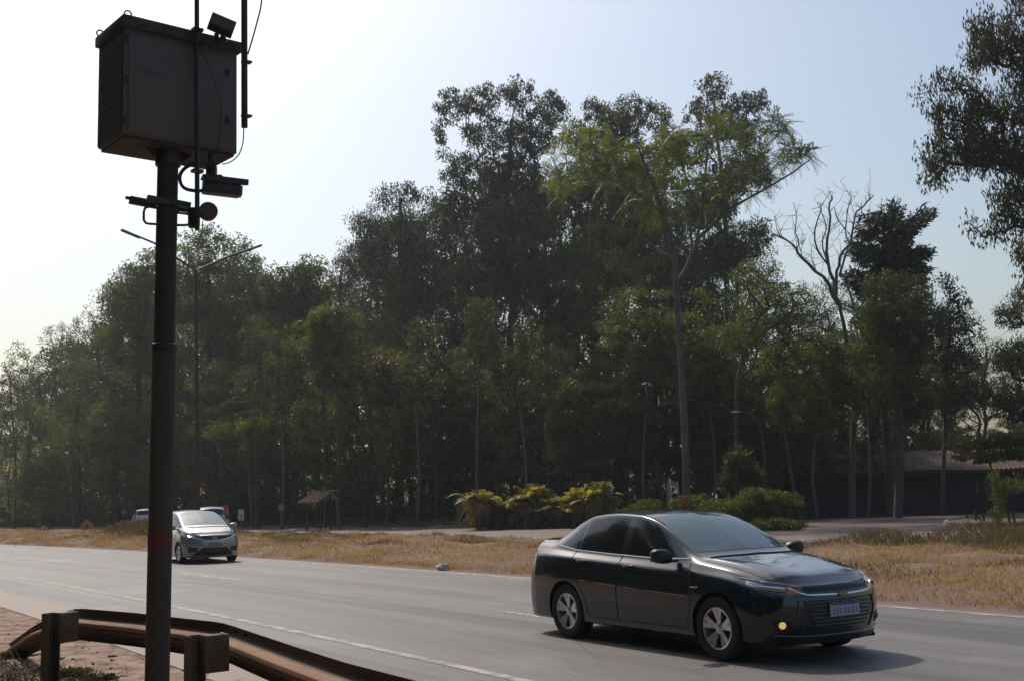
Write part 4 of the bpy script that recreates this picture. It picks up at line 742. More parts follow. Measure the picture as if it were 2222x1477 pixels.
CIR = [(math.cos(a), math.sin(a)) for a in np.linspace(0, 2 * math.pi, 24, endpoint=False)]; DIA = [(0, 1), (1, 0), (0, -1), (-1, 0)]; SQ = [(-1, -1), (1, -1), (1, 1), (-1, 1)]; OCT = [(math.cos(a), math.sin(a)) for a in np.linspace(math.pi / 8, 2 * math.pi + math.pi / 8, 8, endpoint=False)]
s_, fr = sign(188, 1140, 1159, 'yellow diamond warning sign at the left beyond the median', DIA, .46, .46, M_yel)
b = MB(); b.box((0, -.048, s_.children[0].bound_box[1][2] * 0 + at(188, 1140, s_.location.y).z), (.08, .006, .3)); b.build('arrow', M_sb, s_)
s_, fr = sign(95, 1148, 1160, 'round red-rimmed road sign at the far left beyond the median', CIR, .30, .30, M_sr, rim=M_sw)
b = MB(); b.box((0, -.05, at(95, 1148, s_.location.y).z), (.07, .004, .36), Matrix.Rotation(R(35), 3, 'Y')); b.build('slash', M_sb, s_)
s_, fr = sign(523, 1116, 1146, 'narrow upright white panel sign right of the silver car', SQ, .16, .30, M_sw, dist=66)
for i in (-.05, .05): b = MB(); b.box((i, -.046, at(523, 1118, 66).z - .04), (.03, .006, .34)); b.build('dark_stripe', M_sb, s_)
sign(610, 1099, 1146, 'small pale square sign on a post left of the tiled shelter', SQ, .16, .17, M_signback, dist=68)
s_, fr = sign(487, 1113, 1146, 'orange and red sign just behind the silver car', SQ, .22, .42, M_org, dist=63)
b = MB(); zc_ = at(487, 1103, 63).z; b.box((-.04, -.046, zc_), (.28, .006, .2)); b.build('red_field', M_sr, s_); b = MB(); b.box((.10, -.052, zc_ - .26), (.09, .006, .26)); b.build('pale_mark', M_sw, s_)
s_, fr = sign(1487, 1088, 1135, 'orange chevron sign above the roof of the dark car', SQ, .22, .30, M_org, dist=52.0)
zc_ = at(1487, 1088, 52).z
for i in (-1, 0, 1):
    b = MB(); 
    for sg in (-1, 1): b.box((sg * .085, -.048, zc_ + i * .18 - .03), (.22, .006, .05), Matrix.Rotation(R(-38 * sg), 3, 'Y'))
    b.build('chevron', M_sb, s_)
# pale post with a pointed, arch-shaped board
g0 = at(1458, 1130, 53.5); tt_ = empty('totem_sign', (g0.x, 53.5, 0), 0, 'pale post with a pointed arch board rising behind the roof of the dark car', 'sign'); k = 53.5 / F_PX
zt = at(1458, 1036, 53.5).z; b = MB(); b.tube([(0, 0, 0), (0, 0, zt)], .045, 8); b.build('post', mat('post_pale', (.42, .38, .30), .7), tt_)
arch = [(-.14, .9), (-.17, 1.6), (-.10, 2.2), (.02, zt - .03), (.22, zt - .25), (.38, 2.1), (.40, 1.5), (.33, 1.0), (.29, 1.0), (.33, 1.5), (.29, 2.0), (.17, zt - .4), (.03, zt - .3), (.0, zt - .5), (-.02, 1.0)]
b = MB(); b.prism(arch, -.02, .02, Matrix.Translation((0, .06, 0)) @ Matrix.Rotation(R(90), 4, 'X')); b.build('arch_board', M_signback, tt_)
for px, y0, y1, d, lab in ((1326, 1056, 1120, 57, 'short pale post at the right end of the palm clump'),):
    g0 = at(px, 1120, d); o = MB().tube([(0, 0, 0), (0, 0, at(px, y0, d).z)], .04, 8).build('marker_post', M_signback); o.location = (g0.x, d, 0); tag(o, lab, 'post')
# roadside shelter with a tiled mono-pitch roof
D3 = 70; k = D3 / F_PX; g0 = at(683, 1144, D3); sh = empty('shelter', (g0.x, D3, 0), R(12), 'small roadside shelter with a sloping tiled roof', 'shelter')
M_tile = mat('roof_tiles', (0.33, 0.17, 0.11), .85, noise=(6, (.42, .30, .22), .4, .65), bump=(22, .5)); M_wood = mat('old_timber', (0.07, 0.05, 0.038), .9)
zr0, zr1 = at(650, 1090, D3).z, at(700, 1067, D3).z
rf = MB(); nrow = 8
def rpt(u, v, h=0): return Vector((-1.05 + u * 1.15 + v * .95, -1.1 + v * 1.7, zr0 + (zr1 - zr0) * v + h))
for r_ in range(nrow):
    v0, v1 = r_ / nrow, (r_ + 1.15) / nrow; P4 = [rpt(0, v0, .05), rpt(1, v0, .05), rpt(1, v1, .0), rpt(0, v1, .0)]; rf.add(P4 + [p - Vector((0, 0, .05)) for p in P4], [(0, 1, 2, 3), (7, 6, 5, 4), (0, 4, 5, 1), (1, 5, 6, 2), (2, 6, 7, 3), (3, 7, 4, 0)])
rf.build('roof', M_tile, sh, smooth=0)
b = MB(); P4 = [rpt(-.02, 1, .02), rpt(1.02, 1, .02), rpt(1.25, 1.2, -.55), rpt(.2, 1.2, -.55)]; b.add(P4 + [p - Vector((0, 0, .05)) for p in P4], [(0, 1, 2, 3), (7, 6, 5, 4), (0, 4, 5, 1), (1, 5, 6, 2), (2, 6, 7, 3), (3, 7, 4, 0)]); b.build('rear_roof', M_tile, sh, smooth=0)
b = MB(); b.tube([rpt(-.1, 1.0, .05), rpt(1.45, 1.0, .10)], .05, 6); b.build('ridge', M_tile, sh)
for (u, v) in ((.25, .3), (.95, .3), (.25, .95), (.95, .95)):
    p = rpt(u, v); b = MB(); b.tube([(p.x, p.y, 0), (p.x, p.y, p.z - .02)], .05, 8); b.build('post', M_wood, sh)
b = MB(); b.box((-.1, .2, .45), (1.1, .35, .06)); b.box((-.5, .2, .21), (.08, .3, .42)); b.box((.3, .2, .21), (.08, .3, .42)); b.build('bench', M_wood, sh)
# low building with clay tiled roof at the right
D4 = 66.0; p0 = at(1740, 1110, D4); p1 = at(2330, 1106, 63); bl = empty('low_building', (p0.x, D4 + .5, 0), math.atan2(63 - D4, p1.x - p0.x), 'long low building with a clay tile roof behind the trees at the right', 'building')
Lb = (p1 - p0).length; M_wall = mat('dark_wall', (0.05, 0.042, 0.038), .9, noise=(2, (.03, .026, .024), .4, .7)); M_roofc = mat('clay_roof', (0.075, 0.043, 0.033), .9, noise=(2.5, (.17, .10, .075), .45, .7), bump=(16, .6)); M_win = mat('window_glass', (.03, .035, .04), .15)
b = MB(); hE = 2.35; b.box((Lb / 2, 2.8, hE / 2), (Lb, 5.4, hE)); b.build('wall', M_wall, bl)
b = MB()
for i in range(60):
    x0, x1 = Lb * i / 60 - (.4 if i == 0 else 0), Lb * (i + 1) / 60; xm = (x0 + x1) / 2; zz = hE - .05; V = []
    for x_, dz in ((x0, 0), (xm, .07), (x1, 0)):
        sag = .04 * math.sin(x_ * 1.1); V += [(x_, -.9, zz + dz + sag), (x_, 2.8, zz + 1.15 + dz + sag)]
    b.add(V, [(0, 2, 3, 1), (2, 4, 5, 3)])
b.build('roof', M_roofc, bl, smooth=0); b = MB(); b.box((Lb / 2, -.88, hE - .13), (Lb, .06, .16)); b.build('fascia', mat('fascia_board', (.09, .05, .04), .9), bl)
b = MB(); b.box((Lb / 2, 4.1, hE + .52), (Lb, 2.4, .06), Matrix.Rotation(R(-22), 3, 'X')); b.build('rear_roof', M_roofc, bl)
for i in range(5):
    b = MB(); x_ = 10.0 + i * 1.1; b.box((x_, .085, 1.45), (.95, .05, .9)); f_ = b.build('window', M_win, bl); b = MB()
    for q in (-.48, 0, .48): b.box((x_ + q, .05, 1.45), (.05, .04, .95))
    b.build('frame', M_signback, f_)
for i in range(5): b = MB(); b.tube([(1.5 + i * 3.1, -.75, 0), (1.5 + i * 3.1, -.75, hE - .1)], .09, 8); b.build('column', M_wall, bl)
# wooden fence posts near the sapling
for px, top_y, by, lean, lab in ((2099, 1113, 1127, .0, 'stub of a dark fence post, leftmost near the island'), (2118, 1105, 1133, .0, 'second dark fence post from the left, with a leaning brace'), (2136, 1108, 1136, .02, 'third dark fence post from the left'), (2192, 1110, 1138, .05, 'dark post just right of the sapling'), (2204, 1108, 1144, .06, 'dark post second to the right of the sapling')):
    c = gnd(px, by); h = at(px, top_y, c.y).z; b = MB(); b.tube([(0, 0, 0), (lean * -1, 0, h)], .05, 7)
    o = b.build('fence_post', M_wood); o.location = c; tag(o, lab, 'fence post', 'dark posts at the right')
    if 'brace' in lab:
        b = MB(); b.tube([(.28, 0, .0), (.02, 0, h * .6)], .035, 6); b.build('brace', M_wood, o)
# ================= trees =================
def tube_arrays(segs, n=5):
    """segs: list of (p0,p1,r0,r1) -> prism arrays"""
    P0 = np.array([s[0] for s in segs], float); P1 = np.array([s[1] for s in segs], float); r0 = np.array([s[2] for s in segs]); r1 = np.array([s[3] for s in segs])
    d = P1 - P0; L = np.linalg.norm(d, axis=1) + 1e-9; d /= L[:, None]
    up = np.where(np.abs(d[:, 2:3]) < .9, np.array([[0, 0, 1.]]), np.array([[1., 0, 0]])); A = np.cross(d, up); A /= np.linalg.norm(A, axis=1)[:, None]; B = np.cross(d, A)
    V = []
    for P, r in ((P0, r0), (P1, r1)):
        for k in range(n):
            th = 2 * np.pi * k / n; V.append(P + (A * math.cos(th) + B * math.sin(th)) * r[:, None])
    V = np.stack(V, 1).reshape(-1, 3); m = len(segs); q = []
    for k in range(n): q.append([k, (k + 1) % n, n + (k + 1) % n, n + k])
    q = (np.arange(m)[:, None, None] * 2 * n + np.array(q)[None]).reshape(-1, 4); return V, q

def grow(spine, r_base, targets, rng, lift=0.55, wig=0.12, r_tip=0.018):
    """grow limbs from a trunk spine to crown targets; returns prism segments"""
    nodes = [np.array(p, float) for p in spine]; par = [-1] + list(range(len(spine) - 1)); ns = len(spine)
    tips = []
    c0 = np.array(spine[-1])
    order = np.argsort([np.min([np.linalg.norm(t - n_) for n_ in nodes]) for t in targets])
    for i in order:
        t = targets[i]; N_ = np.array(nodes); d = t - N_; dist = np.linalg.norm(d, axis=1)
        slope = d[:, 2] / (dist + 1e-6); cost = dist * (1 + np.clip(lift - slope, 0, 2) * 1.0)
        j = int(np.argmin(cost)); p = N_[j]; L = dist[j]; k = max(2, int(L / 1.0)); prev = j
        side = rng.normal(0, wig * L, 3); side[2] = abs(side[2]) * .3 - 0.02 * L
        for q in range(1, k + 1):
            f = q / k; b = p + (t - p) * f + side * 4 * f * (1 - f) * .5 + rng.normal(0, .04 * L / k, 3)
            if q == k: b = t
            nodes.append(b); par.append(prev); prev = len(nodes) - 1
        tips.append(prev)
    cnt = np.zeros(len(nodes)); 
    for t_ in tips: cnt[t_] += 1
    for i in range(len(nodes) - 1, 0, -1):
        if par[i] >= 0: cnt[par[i]] += cnt[i]
    rad = r_tip * np.power(np.maximum(cnt, 1), .46)
    for i in range(ns): rad[i] = max(rad[i], 0) ; rad[i] = r_base * (1 - .62 * i / max(ns - 1, 1))
    rad[ns:] = np.minimum(rad[ns:], r_base * .6)
    return [(nodes[par[i]], nodes[i], min(rad[par[i]], rad[i] * 1.5) if i >= ns else rad[par[i]], rad[i]) for i in range(1, len(nodes))], nodes

def leafcloud(C, Rr, n_per, L, W, droop, rng, tintc=None, flat=0.0):
    """leaf shaped rhombi scattered in clumps. C: kx3 centres, Rr: k radii"""
    k = len(C); n = k * n_per; ci = np.repeat(np.arange(k), n_per)
    d = rng.normal(0, 1, (n, 3)); d /= np.linalg.norm(d, axis=1)[:, None]; rr = rng.random(n) ** .45
    off = d * rr[:, None] * Rr[ci][:, None]; off[:, 2] *= (1 - flat); P = C[ci] + off
    a = rng.normal(0, 1, (n, 3)); a[:, 2] -= droop * 2.0; a /= np.linalg.norm(a, axis=1)[:, None]
    b = np.cross(a, rng.normal(0, 1, (n, 3))); b /= np.linalg.norm(b, axis=1)[:, None] + 1e-9
    l = L * rng.uniform(.6, 1.3, n)[:, None]; w_ = W * rng.uniform(.7, 1.3, n)[:, None]
    V = np.stack([P - a * l / 2, P + b * w_ / 2 + a * l * .05, P + a * l / 2, P - b * w_ / 2 + a * l * .05], 1).reshape(-1, 3)
    t = (tintc[ci] if tintc is not None else 0.4) + rng.normal(0, .14, n)
    return V, np.arange(4 * n).reshape(-1, 4), np.repeat(np.clip(t, 0, 1), 4)

def crown_targets(lobes, n, rng, shell=.55):
    """lobes: (cx,cy,cz,rx,ry,rz) -> n points, biased to the shell and evened out"""
    lob = np.array(lobes, float); vol = lob[:, 3] * lob[:, 4] * lob[:, 5]; pr = vol ** .8; pr /= pr.sum()
    ci = rng.choice(len(lob), n * 3, p=pr); d = rng.normal(0, 1, (n * 3, 3)); d /= np.linalg.norm(d, axis=1)[:, None]
    r = shell + (1 - shell) * rng.random(n * 3) ** .6; P = lob[ci, :3] + d * r[:, None] * lob[ci, 3:6]
    out = [P[0]]                                                     # farthest-ish selection
    D = np.linalg.norm(P - P[0], axis=1)
    for _ in range(n - 1):
        w_ = D * rng.uniform(.6, 1, len(P)); j = int(np.argmax(w_)); out.append(P[j]); D = np.minimum(D, np.linalg.norm(P - P[j], axis=1))
    return np.array(out)

def tree_parts(root, spine, r_base, lobes, n_cl, n_leaf, cl_r, L, W, droop, bark, leafm, rng, lift=.55, tint=(.35, .2), flat=.25, wig=.12, shell=.55, r_tip=.018, twigs=0, targets=None):
    T = crown_targets(lobes, n_cl, rng, shell) if targets is None else targets
    segs, nodes = grow(spine, r_base, T, rng, lift, wig, r_tip)
    if twigs:
        for p in T:
            for _ in range(twigs):
                q = p + rng.normal(0, cl_r * .6, 3); segs.append((p, q, r_tip * .7, r_tip * .3))
    V, q = tube_arrays(segs); np_mesh('trunk', V, q, bark, root, smooth=True)
    if n_leaf:
        Rr = cl_r * rng.uniform(.65, 1.35, len(T)); tc = np.clip(rng.normal(tint[0], tint[1], len(T)), 0, 1)
        V, q, t = leafcloud(T, Rr, n_leaf, L, W, droop, rng, tc, flat); np_mesh('crown', V, q, leafm, root, tint=t)

BARK = mat('bark', (0.10, 0.082, 0.065), .9, noise=(3, (0.05, 0.042, 0.035), .35, .7)); BARKP = mat('bark_pale', (0.15, 0.13, 0.105), .85, noise=(1.2, (0.08, 0.068, 0.055), .35, .7))
BARKF = mat('bark_forked', (0.13, 0.105, 0.08), .9, noise=(2.5, (0.075, 0.06, 0.045), .35, .7)); BARKD = mat('bark_dead', (0.13, 0.10, 0.085), .9)
LDARK = leaf_mat('foliage_dark', (0.042, 0.054, 0.015), (0.105, 0.105, 0.028), .45)
LMID = leaf_mat('foliage_mid', (0.062, 0.078, 0.018), (0.145, 0.145, 0.030), .48)
LEUC = leaf_mat('foliage_gum', (0.046, 0.050, 0.022), (0.105, 0.092, 0.042), .36, (1.15, 1.25, .75))
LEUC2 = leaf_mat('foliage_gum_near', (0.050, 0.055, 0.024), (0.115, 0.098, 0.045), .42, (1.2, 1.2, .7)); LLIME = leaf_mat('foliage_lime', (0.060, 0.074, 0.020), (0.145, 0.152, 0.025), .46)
LOLIVE = leaf_mat('foliage_olive', (0.070, 0.068, 0.024), (0.12, 0.10, 0.035), .40)
LRUST = leaf_mat('foliage_rusty', (0.10, 0.055, 0.025), (0.14, 0.10, 0.03), .40, (1.2, 1.1, .6))
LPINE = leaf_mat('foliage_conifer', (0.014, 0.022, 0.012), (0.028, 0.036, 0.018), .15)

protos = {}
def proto(kind, i):
    key = (kind, i)
    if key in protos: return protos[key]
    rng = np.random.default_rng(hash(kind) % 1 + 100 * i + len(kind) * 7)
    root = bpy.data.objects.new('tree', None)                        # linked on first use
    def sp(h, n=9, w_=.25): 
        x = np.cumsum(rng.normal(0, w_, n)); y = np.cumsum(rng.normal(0, w_, n)); x -= x[0]; y -= y[0]; return [(x[k] * k / n, y[k] * k / n, h * k / (n - 1)) for k in range(n)]
    # every prototype is 10 m tall in its own units and scaled on placing
    if kind == 'gum':        # bare below, patchy round lobes above
        lobes = [(rng.uniform(-1.3, 1.3), rng.uniform(-1.3, 1.3), z, r, r, r * .75) for z, r in ((8.9, .95), (8.1, 1.3), (7.2, 1.35), (6.4, 1.3), (5.4, 1.1), (4.6, .9))]
        args = dict(spine=sp(9.0), r_base=.13, lobes=lobes, n_cl=95, n_leaf=150, cl_r=.40, L=.105, W=.036, droop=.5, lift=.7, flat=.2, bark=BARKP, leafm=LEUC)
    elif kind == 'round':    # dense, lumpy, leafy from low down
        lobes = [(rng.uniform(-1.5, 1.5), rng.uniform(-1.5, 1.5), z, r, r, r * .8) for z, r in ((8.6, 1.2), (7.4, 1.8), (6.2, 2.0), (5.0, 2.1), (3.7, 1.9), (2.5, 1.6))]
        args = dict(spine=sp(8.2), r_base=.16, lobes=lobes, n_cl=150, n_leaf=150, cl_r=.46, L=.10, W=.045, droop=.25, lift=.5, flat=.3, bark=BARK, leafm=LDARK)
    elif kind == 'column':   # tall and narrow, hung with creepers
        lobes = [(rng.uniform(-.6, .6), rng.uniform(-.6, .6), z, r, r, r * 1.1) for z, r in ((9.1, .75), (7.9, 1.1), (6.5, 1.2), (5.0, 1.25), (3.4, 1.2), (1.9, 1.1))]
        args = dict(spine=sp(9.2), r_base=.12, lobes=lobes, n_cl=120, n_leaf=170, cl_r=.36, L=.10, W=.04, droop=.8, lift=.5, flat=.1, bark=BARK, leafm=LMID)
    elif kind == 'small':    # understorey tree, broad and low
        lobes = [(rng.uniform(-2, 2), rng.uniform(-2, 2), z, r, r, r * .6) for z, r in ((8.6, 1.7), (7.6, 2.3), (6.2, 2.7), (5.0, 2.6), (3.4, 2.5))]
        args = dict(spine=sp(7.5), r_base=.18, lobes=lobes, n_cl=90, n_leaf=170, cl_r=.75, L=.21, W=.085, droop=.3, lift=.4, flat=.45, bark=BARK, leafm=LMID)
    tree_parts(root, rng=rng, **args)
    protos[key] = root; root['used'] = 0; return root
def place_tree(kind, i, loc, h, wsc, label, group, leafm=None, rz=None, name='forest_tree'):
    pr = proto(kind, i)
    if not pr['used']: pr['used'] = 1; o = pr; col.objects.link(o); 
    else: o = copy_tree(pr)
    if leafm:
        for ch in o.children:
            if ch.name.startswith('crown'): ch.material_slots[0].link = 'OBJECT'; ch.material_slots[0].material = leafm
    o.name = name; o.location = loc; s = h / 10; o.scale = (s * wsc, s * wsc, s); o.rotation_euler = (0, 0, random.uniform(0, 6.28) if rz is None else rz)
    return tag(o, label, 'tree', group)

SKY = [(-250, 960), (-100, 880), (0, 818), (35, 812), (45, 735), (100, 682), (200, 668), (235, 622), (270, 572), (330, 545), (385, 512), (440, 502), (500, 520), (560, 545), (590, 585), (650, 572), (700, 548), (730, 512), (790, 472), (820, 425), (870, 402), (925, 420), (960, 440), (1100, 300), (1240, 330), (1330, 300), (1480, 300), (1620, 420), (1660, 560), (1700, 600), (1760, 640), (1840, 600), (1880, 560), (1950, 555), (2030, 590), (2070, 640), (2120, 700), (2200, 720), (2400, 720)]
YF = [(-250, 128), (0, 112), (200, 101), (400, 90), (560, 82), (700, 76), (1000, 70.5), (1300, 65), (1700, 63), (2400, 66)]
def ip(tab, x): return float(np.interp(x, [a[0] for a in tab], [a[1] for a in tab]))
# landmark for the label of every tree of the wood, by the column where it stands
LM = [(-60, 'at the left edge of the photo'), (40, 'above the round road sign'), (120, 'between the round sign and the yellow diamond sign'), (195, 'above the yellow diamond sign'), (275, 'just left of the camera pole'),
      (350, 'behind the camera pole'), (425, 'behind the double-armed street lamp'), (500, 'right of the street lamp pole'), (580, 'above the weedy mound'), (660, 'above the tiled shelter'), (745, 'just right of the tiled shelter'),
      (830, 'midway between the shelter and the palms'), (915, 'left of the palm clump'), (1000, 'above the left palm'), (1085, 'above the middle of the palm clump'), (1175, 'above the right half of the palm clump'), (1265, 'above the right end of the palms'),
      (1360, 'just right of the palm clump'), (1450, 'behind the tall forked tree'), (1540, 'right of the tall forked tree'), (1630, 'behind the single curved street lamp'), (1720, 'left of the bare dead tree'), (1810, 'below the bare dead tree'),
      (1900, 'below the dark conifer'), (1985, 'right of the dark conifer'), (2070, 'above the low tiled building'), (2150, 'left of the overhanging gum'), (2240, 'at the right edge of the photo')]
rr = random.Random(5)
for i, (px, lm) in enumerate(LM):
    yf = ip(YF, px); topy = ip(SKY, px)
    for row, (dy, fr, lab) in enumerate(((24, 1.0, 'back'), (14, .86, 'middle'), (3.0, .60, 'front'))):
        if row == 2 and px in (1985, 2070, 2150): continue
        if row == 2 and 900 < px < 1400: dy += 4; fr = .48
        if row == 1 and px > 2000: continue
        x = px + (0, 28, -22)[row]; tp = ip(SKY, x); d = yf + dy
        hs = at(x, tp + rr.uniform(0, 12), d).z; h = hs * (fr if row else 1) * (1 if row == 0 else rr.uniform(.84, 1.06) if row == 1 else rr.uniform(.72, 1.15))
        g0 = at(x, 1100, d); loc = (g0.x, d, 0)
        if row == 0: kind = 'gum' if (px % 2 == 0 or 700 < px < 1700) else 'round'; wsc = {'gum': 1.25, 'round': .95}[kind]
        elif row == 1: kind = rr.choice(('column', 'round', 'column')); wsc = {'column': 1.45, 'round': .95}[kind]
        else: kind = rr.choice(('round', 'column', 'small')); wsc = {'column': 1.7, 'round': 1.15, 'small': .95}[kind]
        if 1600 < px: wsc *= .8
        wsc = min(wsc, 11.0 / h * (1.9 if row == 2 else 1.6)) if h > 14 else wsc * 1.15
        lmat = {0: rr.choice((None, LEUC, LDARK)), 1: rr.choice((LDARK, LMID, LDARK)), 2: rr.choice((LDARK, LMID, LMID, LOLIVE))}[row]
        desc = {'gum': 'tall patchy-crowned', 'round': 'dense lumpy-crowned', 'column': 'narrow creeper-hung', 'small': 'low broad-crowned'}[kind]
        place_tree(kind, i % 3, loc, h, wsc, f'{desc} tree, {lab} row, {lm}', 'trees of the dark wood', lmat)
# far dense foliage closing the wood behind the three rows
def mass(name, pts, n, L, W, m, label, cat='woods'):
    C = np.array([p[:3] for p in pts]); Rr = np.array([p[3] for p in pts]); V, q, t = leafcloud(C, Rr, n, L, W, .2, RNG, np.clip(RNG.normal(.35, .25, len(C)), 0, 1), .2)
    return tag(np_mesh(name, V, q, m, tint=t), label, cat, kind='stuff')
P = []
for k in range(520):
    x = rr.uniform(-300, 1640); yf = ip(YF, x) + rr.uniform(30, 38); tp = at(x, ip(SKY, x) + 70, yf).z; z = rr.uniform(0, 1) ** .8 * tp; g0 = at(x, 1000, yf); P.append((g0.x, yf, z, rr.uniform(1.4, 2.6)))
for k in range(110):
    x = rr.uniform(1640, 2400); yf = ip(YF, x) + rr.uniform(30, 38); z = rr.uniform(0, 1) * at(x, 940, yf).z; g0 = at(x, 1000, yf); P.append((g0.x, yf, z, rr.uniform(1.4, 2.4)))
mass('far_woods', P, 230, .5, .22, LDARK, 'dark foliage closing the wood behind the nearest rows of trees')
P = []
for k in range(560):
    x = rr.uniform(-300, 1720) if k < 420 else rr.uniform(-200, 640); yf = ip(YF, x) + rr.uniform(1.5, 20); g0 = at(x, 1100, yf); P.append((g0.x, yf, rr.uniform(.2, 2.6) * rr.random() * (1 if k < 420 else 1.8), rr.uniform(.6, 1.5)))
mass('undergrowth', P, 260, .24, .11, LDARK, 'dark undergrowth between the trunks of the wood', 'undergrowth')

# ---- individual trees seen against the sky ----
def hero(name, px, d, label, spine_px, lobes_px, dd=0.0, group=None, cat='tree', **kw):
    """spine and lobes given as photo columns/rows at distance d, turned into metres"""
    g0 = at(px, 1100, d); root = empty(name, (g0.x, d, 0), 0, label, cat, group); o = Vector((g0.x, d, 0)); rng = np.random.default_rng(int(px))
    sp = [tuple(at(x, y, d + (q[0] if q else 0)) - o) for x, y, *q in spine_px]; sp[0] = (0, 0, 0) if len(kw) < 0 else (sp[0][0], sp[0][1], 0)
    k = d / F_PX; lob = []
    for x, y, rx, ry, *q in lobes_px:
        c = at(x, y, d) - o; dz = q[0] if q else rng.uniform(-1, 1) * rx * k * .6; lob.append((c.x, c.y + dz, c.z, rx * k, rx * k * .9, ry * k))
    tree_parts(root, spine=sp, lobes=lob, rng=rng, **kw); return root
gum = dict(bark=BARKP, leafm=LEUC, droop=.7, L=.30, W=.095, flat=.1, lift=.8, shell=.35, twigs=3)
hero('gum_tree', 1120, 85, 'tall open-crowned gum tree, leftmost of the three tall peaks', [(1120, 1130), (1112, 950), (1105, 800), (1112, 650), (1100, 500), (1105, 380), (1110, 260)],
     [(985, 235, 42, 32), (1040, 215, 42, 34), (1130, 205, 45, 32), (1195, 235, 42, 38), (962, 300, 20, 45), (1060, 290, 55, 40), (1150, 300, 55, 50), (1010, 370, 55, 45), (1110, 390, 75, 50), (990, 450, 55, 40), (1060, 480, 80, 50), (1160, 470, 70, 50), (1100, 580, 90, 60)], r_base=.34, n_cl=420, n_leaf=95, cl_r=.62, **gum)
hero('gum_tree', 1345, 87, 'tall gum tree with a flat brownish top, middle one of the three tall peaks', [(1345, 1130), (1350, 950), (1340, 800), (1350, 650), (1345, 500), (1350, 380), (1350, 270)],
     [(1300, 240, 42, 26), (1370, 235, 50, 26), (1425, 260, 35, 30), (1330, 300, 70, 40), (1290, 380, 70, 50), (1400, 380, 70, 50), (1340, 470, 100, 60), (1330, 570, 100, 60), (1260, 300, 40, 40), (1265, 400, 50, 50), (1440, 320, 40, 40), (1350, 270, 60, 26)], r_base=.33, n_cl=400, n_leaf=105, cl_r=.62, tint=(.6, .2), **gum)
hero('gum_tree', 1572, 80, 'tall wispy reddish gum tree, rightmost of the three tall peaks', [(1590, 1120), (1592, 950), (1584, 800), (1578, 650), (1577, 520), (1570, 400), (1555, 290), (1550, 220)],
     [(1545, 195, 38, 28), (1600, 230, 30, 30), (1640, 215, 28, 30), (1515, 240, 30, 28), (1570, 270, 55, 35), (1630, 280, 35, 35), (1500, 330, 50, 40), (1600, 380, 60, 45), (1540, 450, 60, 45), (1640, 520, 28, 50), (1560, 560, 60, 50)], r_base=.26, n_cl=300, n_leaf=60, cl_r=.55, tint=(.75, .2), **gum)
hero('gum_tree', 870, 90, 'grey-green gum tree stepping up to the left of the three tall peaks', [(870, 1130), (868, 900), (872, 700), (870, 520), (868, 430)],
     [(850, 440, 32, 28), (890, 425, 30, 25), (930, 450, 30, 30), (795, 500, 28, 28), (860, 510, 60, 40), (940, 520, 50, 50), (800, 570, 55, 50), (900, 600, 80, 60)], r_base=.3, n_cl=200, n_leaf=90, cl_r=.66, **gum)
hero('round_tree', 450, 96, 'rounded sunlit tree top behind the right arm of the street lamp', [(455, 1130), (452, 900), (455, 700), (450, 560)],
     [(420, 545, 34, 32), (455, 530, 36, 30), (510, 545, 36, 30), (548, 590, 26, 34), (400, 590, 34, 34), (460, 600, 70, 40), (530, 640, 45, 50), (420, 660, 70, 50), (500, 720, 80, 60)], r_base=.35, n_cl=230, n_leaf=110, cl_r=.85, bark=BARK, leafm=LMID, droop=.3, L=.26, W=.12, flat=.2, shell=.4)
hero('round_tree', 625, 92, 'rounded tree top filling the skyline just right of the street lamp', [(620, 1130), (622, 900), (625, 750), (625, 620)],
     [(595, 610, 30, 24), (640, 598, 36, 22), (680, 590, 26, 26), (610, 650, 45, 36), (670, 650, 45, 40), (630, 720, 60, 50)], r_base=.3, n_cl=170, n_leaf=110, cl_r=.8, bark=BARK, leafm=LMID, droop=.3, L=.26, W=.12, flat=.2, shell=.4)
hero('round_tree', 300, 98, 'rounded tree top just left of the camera pole', [(300, 1130), (300, 900), (300, 700), (300, 600)],
     [(290, 600, 34, 30), (330, 575, 34, 28), (255, 650, 28, 36), (300, 660, 60, 50), (350, 640, 40, 50), (260, 740, 50, 60), (330, 760, 60, 60)], r_base=.35, n_cl=190, n_leaf=110, cl_r=.85, bark=BARK, leafm=LMID, droop=.3, L=.26, W=.12, flat=.2, shell=.4)
# the forked tree with lime feathery foliage in front of the wood
forked = empty('forked_tree', (at(1490, 1100, 58).x, 58, 0), 0, 'tall pale-trunked tree forking into a wide lime-green feathery crown', 'tree')
fo = forked.location.copy(); D_ = 58
def fp(x, y, dz=0.0): return np.array(at(x, y, D_ + dz) - fo)
spn = [fp(1490, 1130), fp(1488, 1000), fp(1484, 900), fp(1478, 800), fp(1471, 700), fp(1467, 620), fp(1464, 560)]; spn[0][2] = 0
limbs = [(5, [(1464, 575), (1455, 520), (1440, 465), (1420, 410), (1400, 360), (1385, 320)], 0.14), (5, [(1470, 615), (1490, 580), (1510, 530), (1522, 470), (1528, 400), (1535, 330), (1530, 280)], 0.13),
         (5, [(1512, 520), (1545, 490), (1580, 455), (1625, 430), (1670, 405), (1720, 375), (1760, 345)], .10), (5, [(1530, 495), (1560, 440), (1590, 390), (1630, 350), (1690, 290)], .07), (5, [(1462, 560), (1430, 545), (1400, 520), (1360, 480), (1320, 440), (1270, 400)], .08),
         (5, [(1440, 465), (1400, 430), (1350, 400), (1290, 370), (1240, 360)], .06), (5, [(1522, 470), (1500, 420), (1480, 360), (1460, 300)], .06)]
rng = np.random.default_rng(3); segs = [(spn[i], spn[i + 1], .205 * (1 - .06 * i), .205 * (1 - .06 * (i + 1))) for i in range(6)]; nodes = []
dzs = (-2, 1.5, -1, 1.5, 2, -1.5, 1)
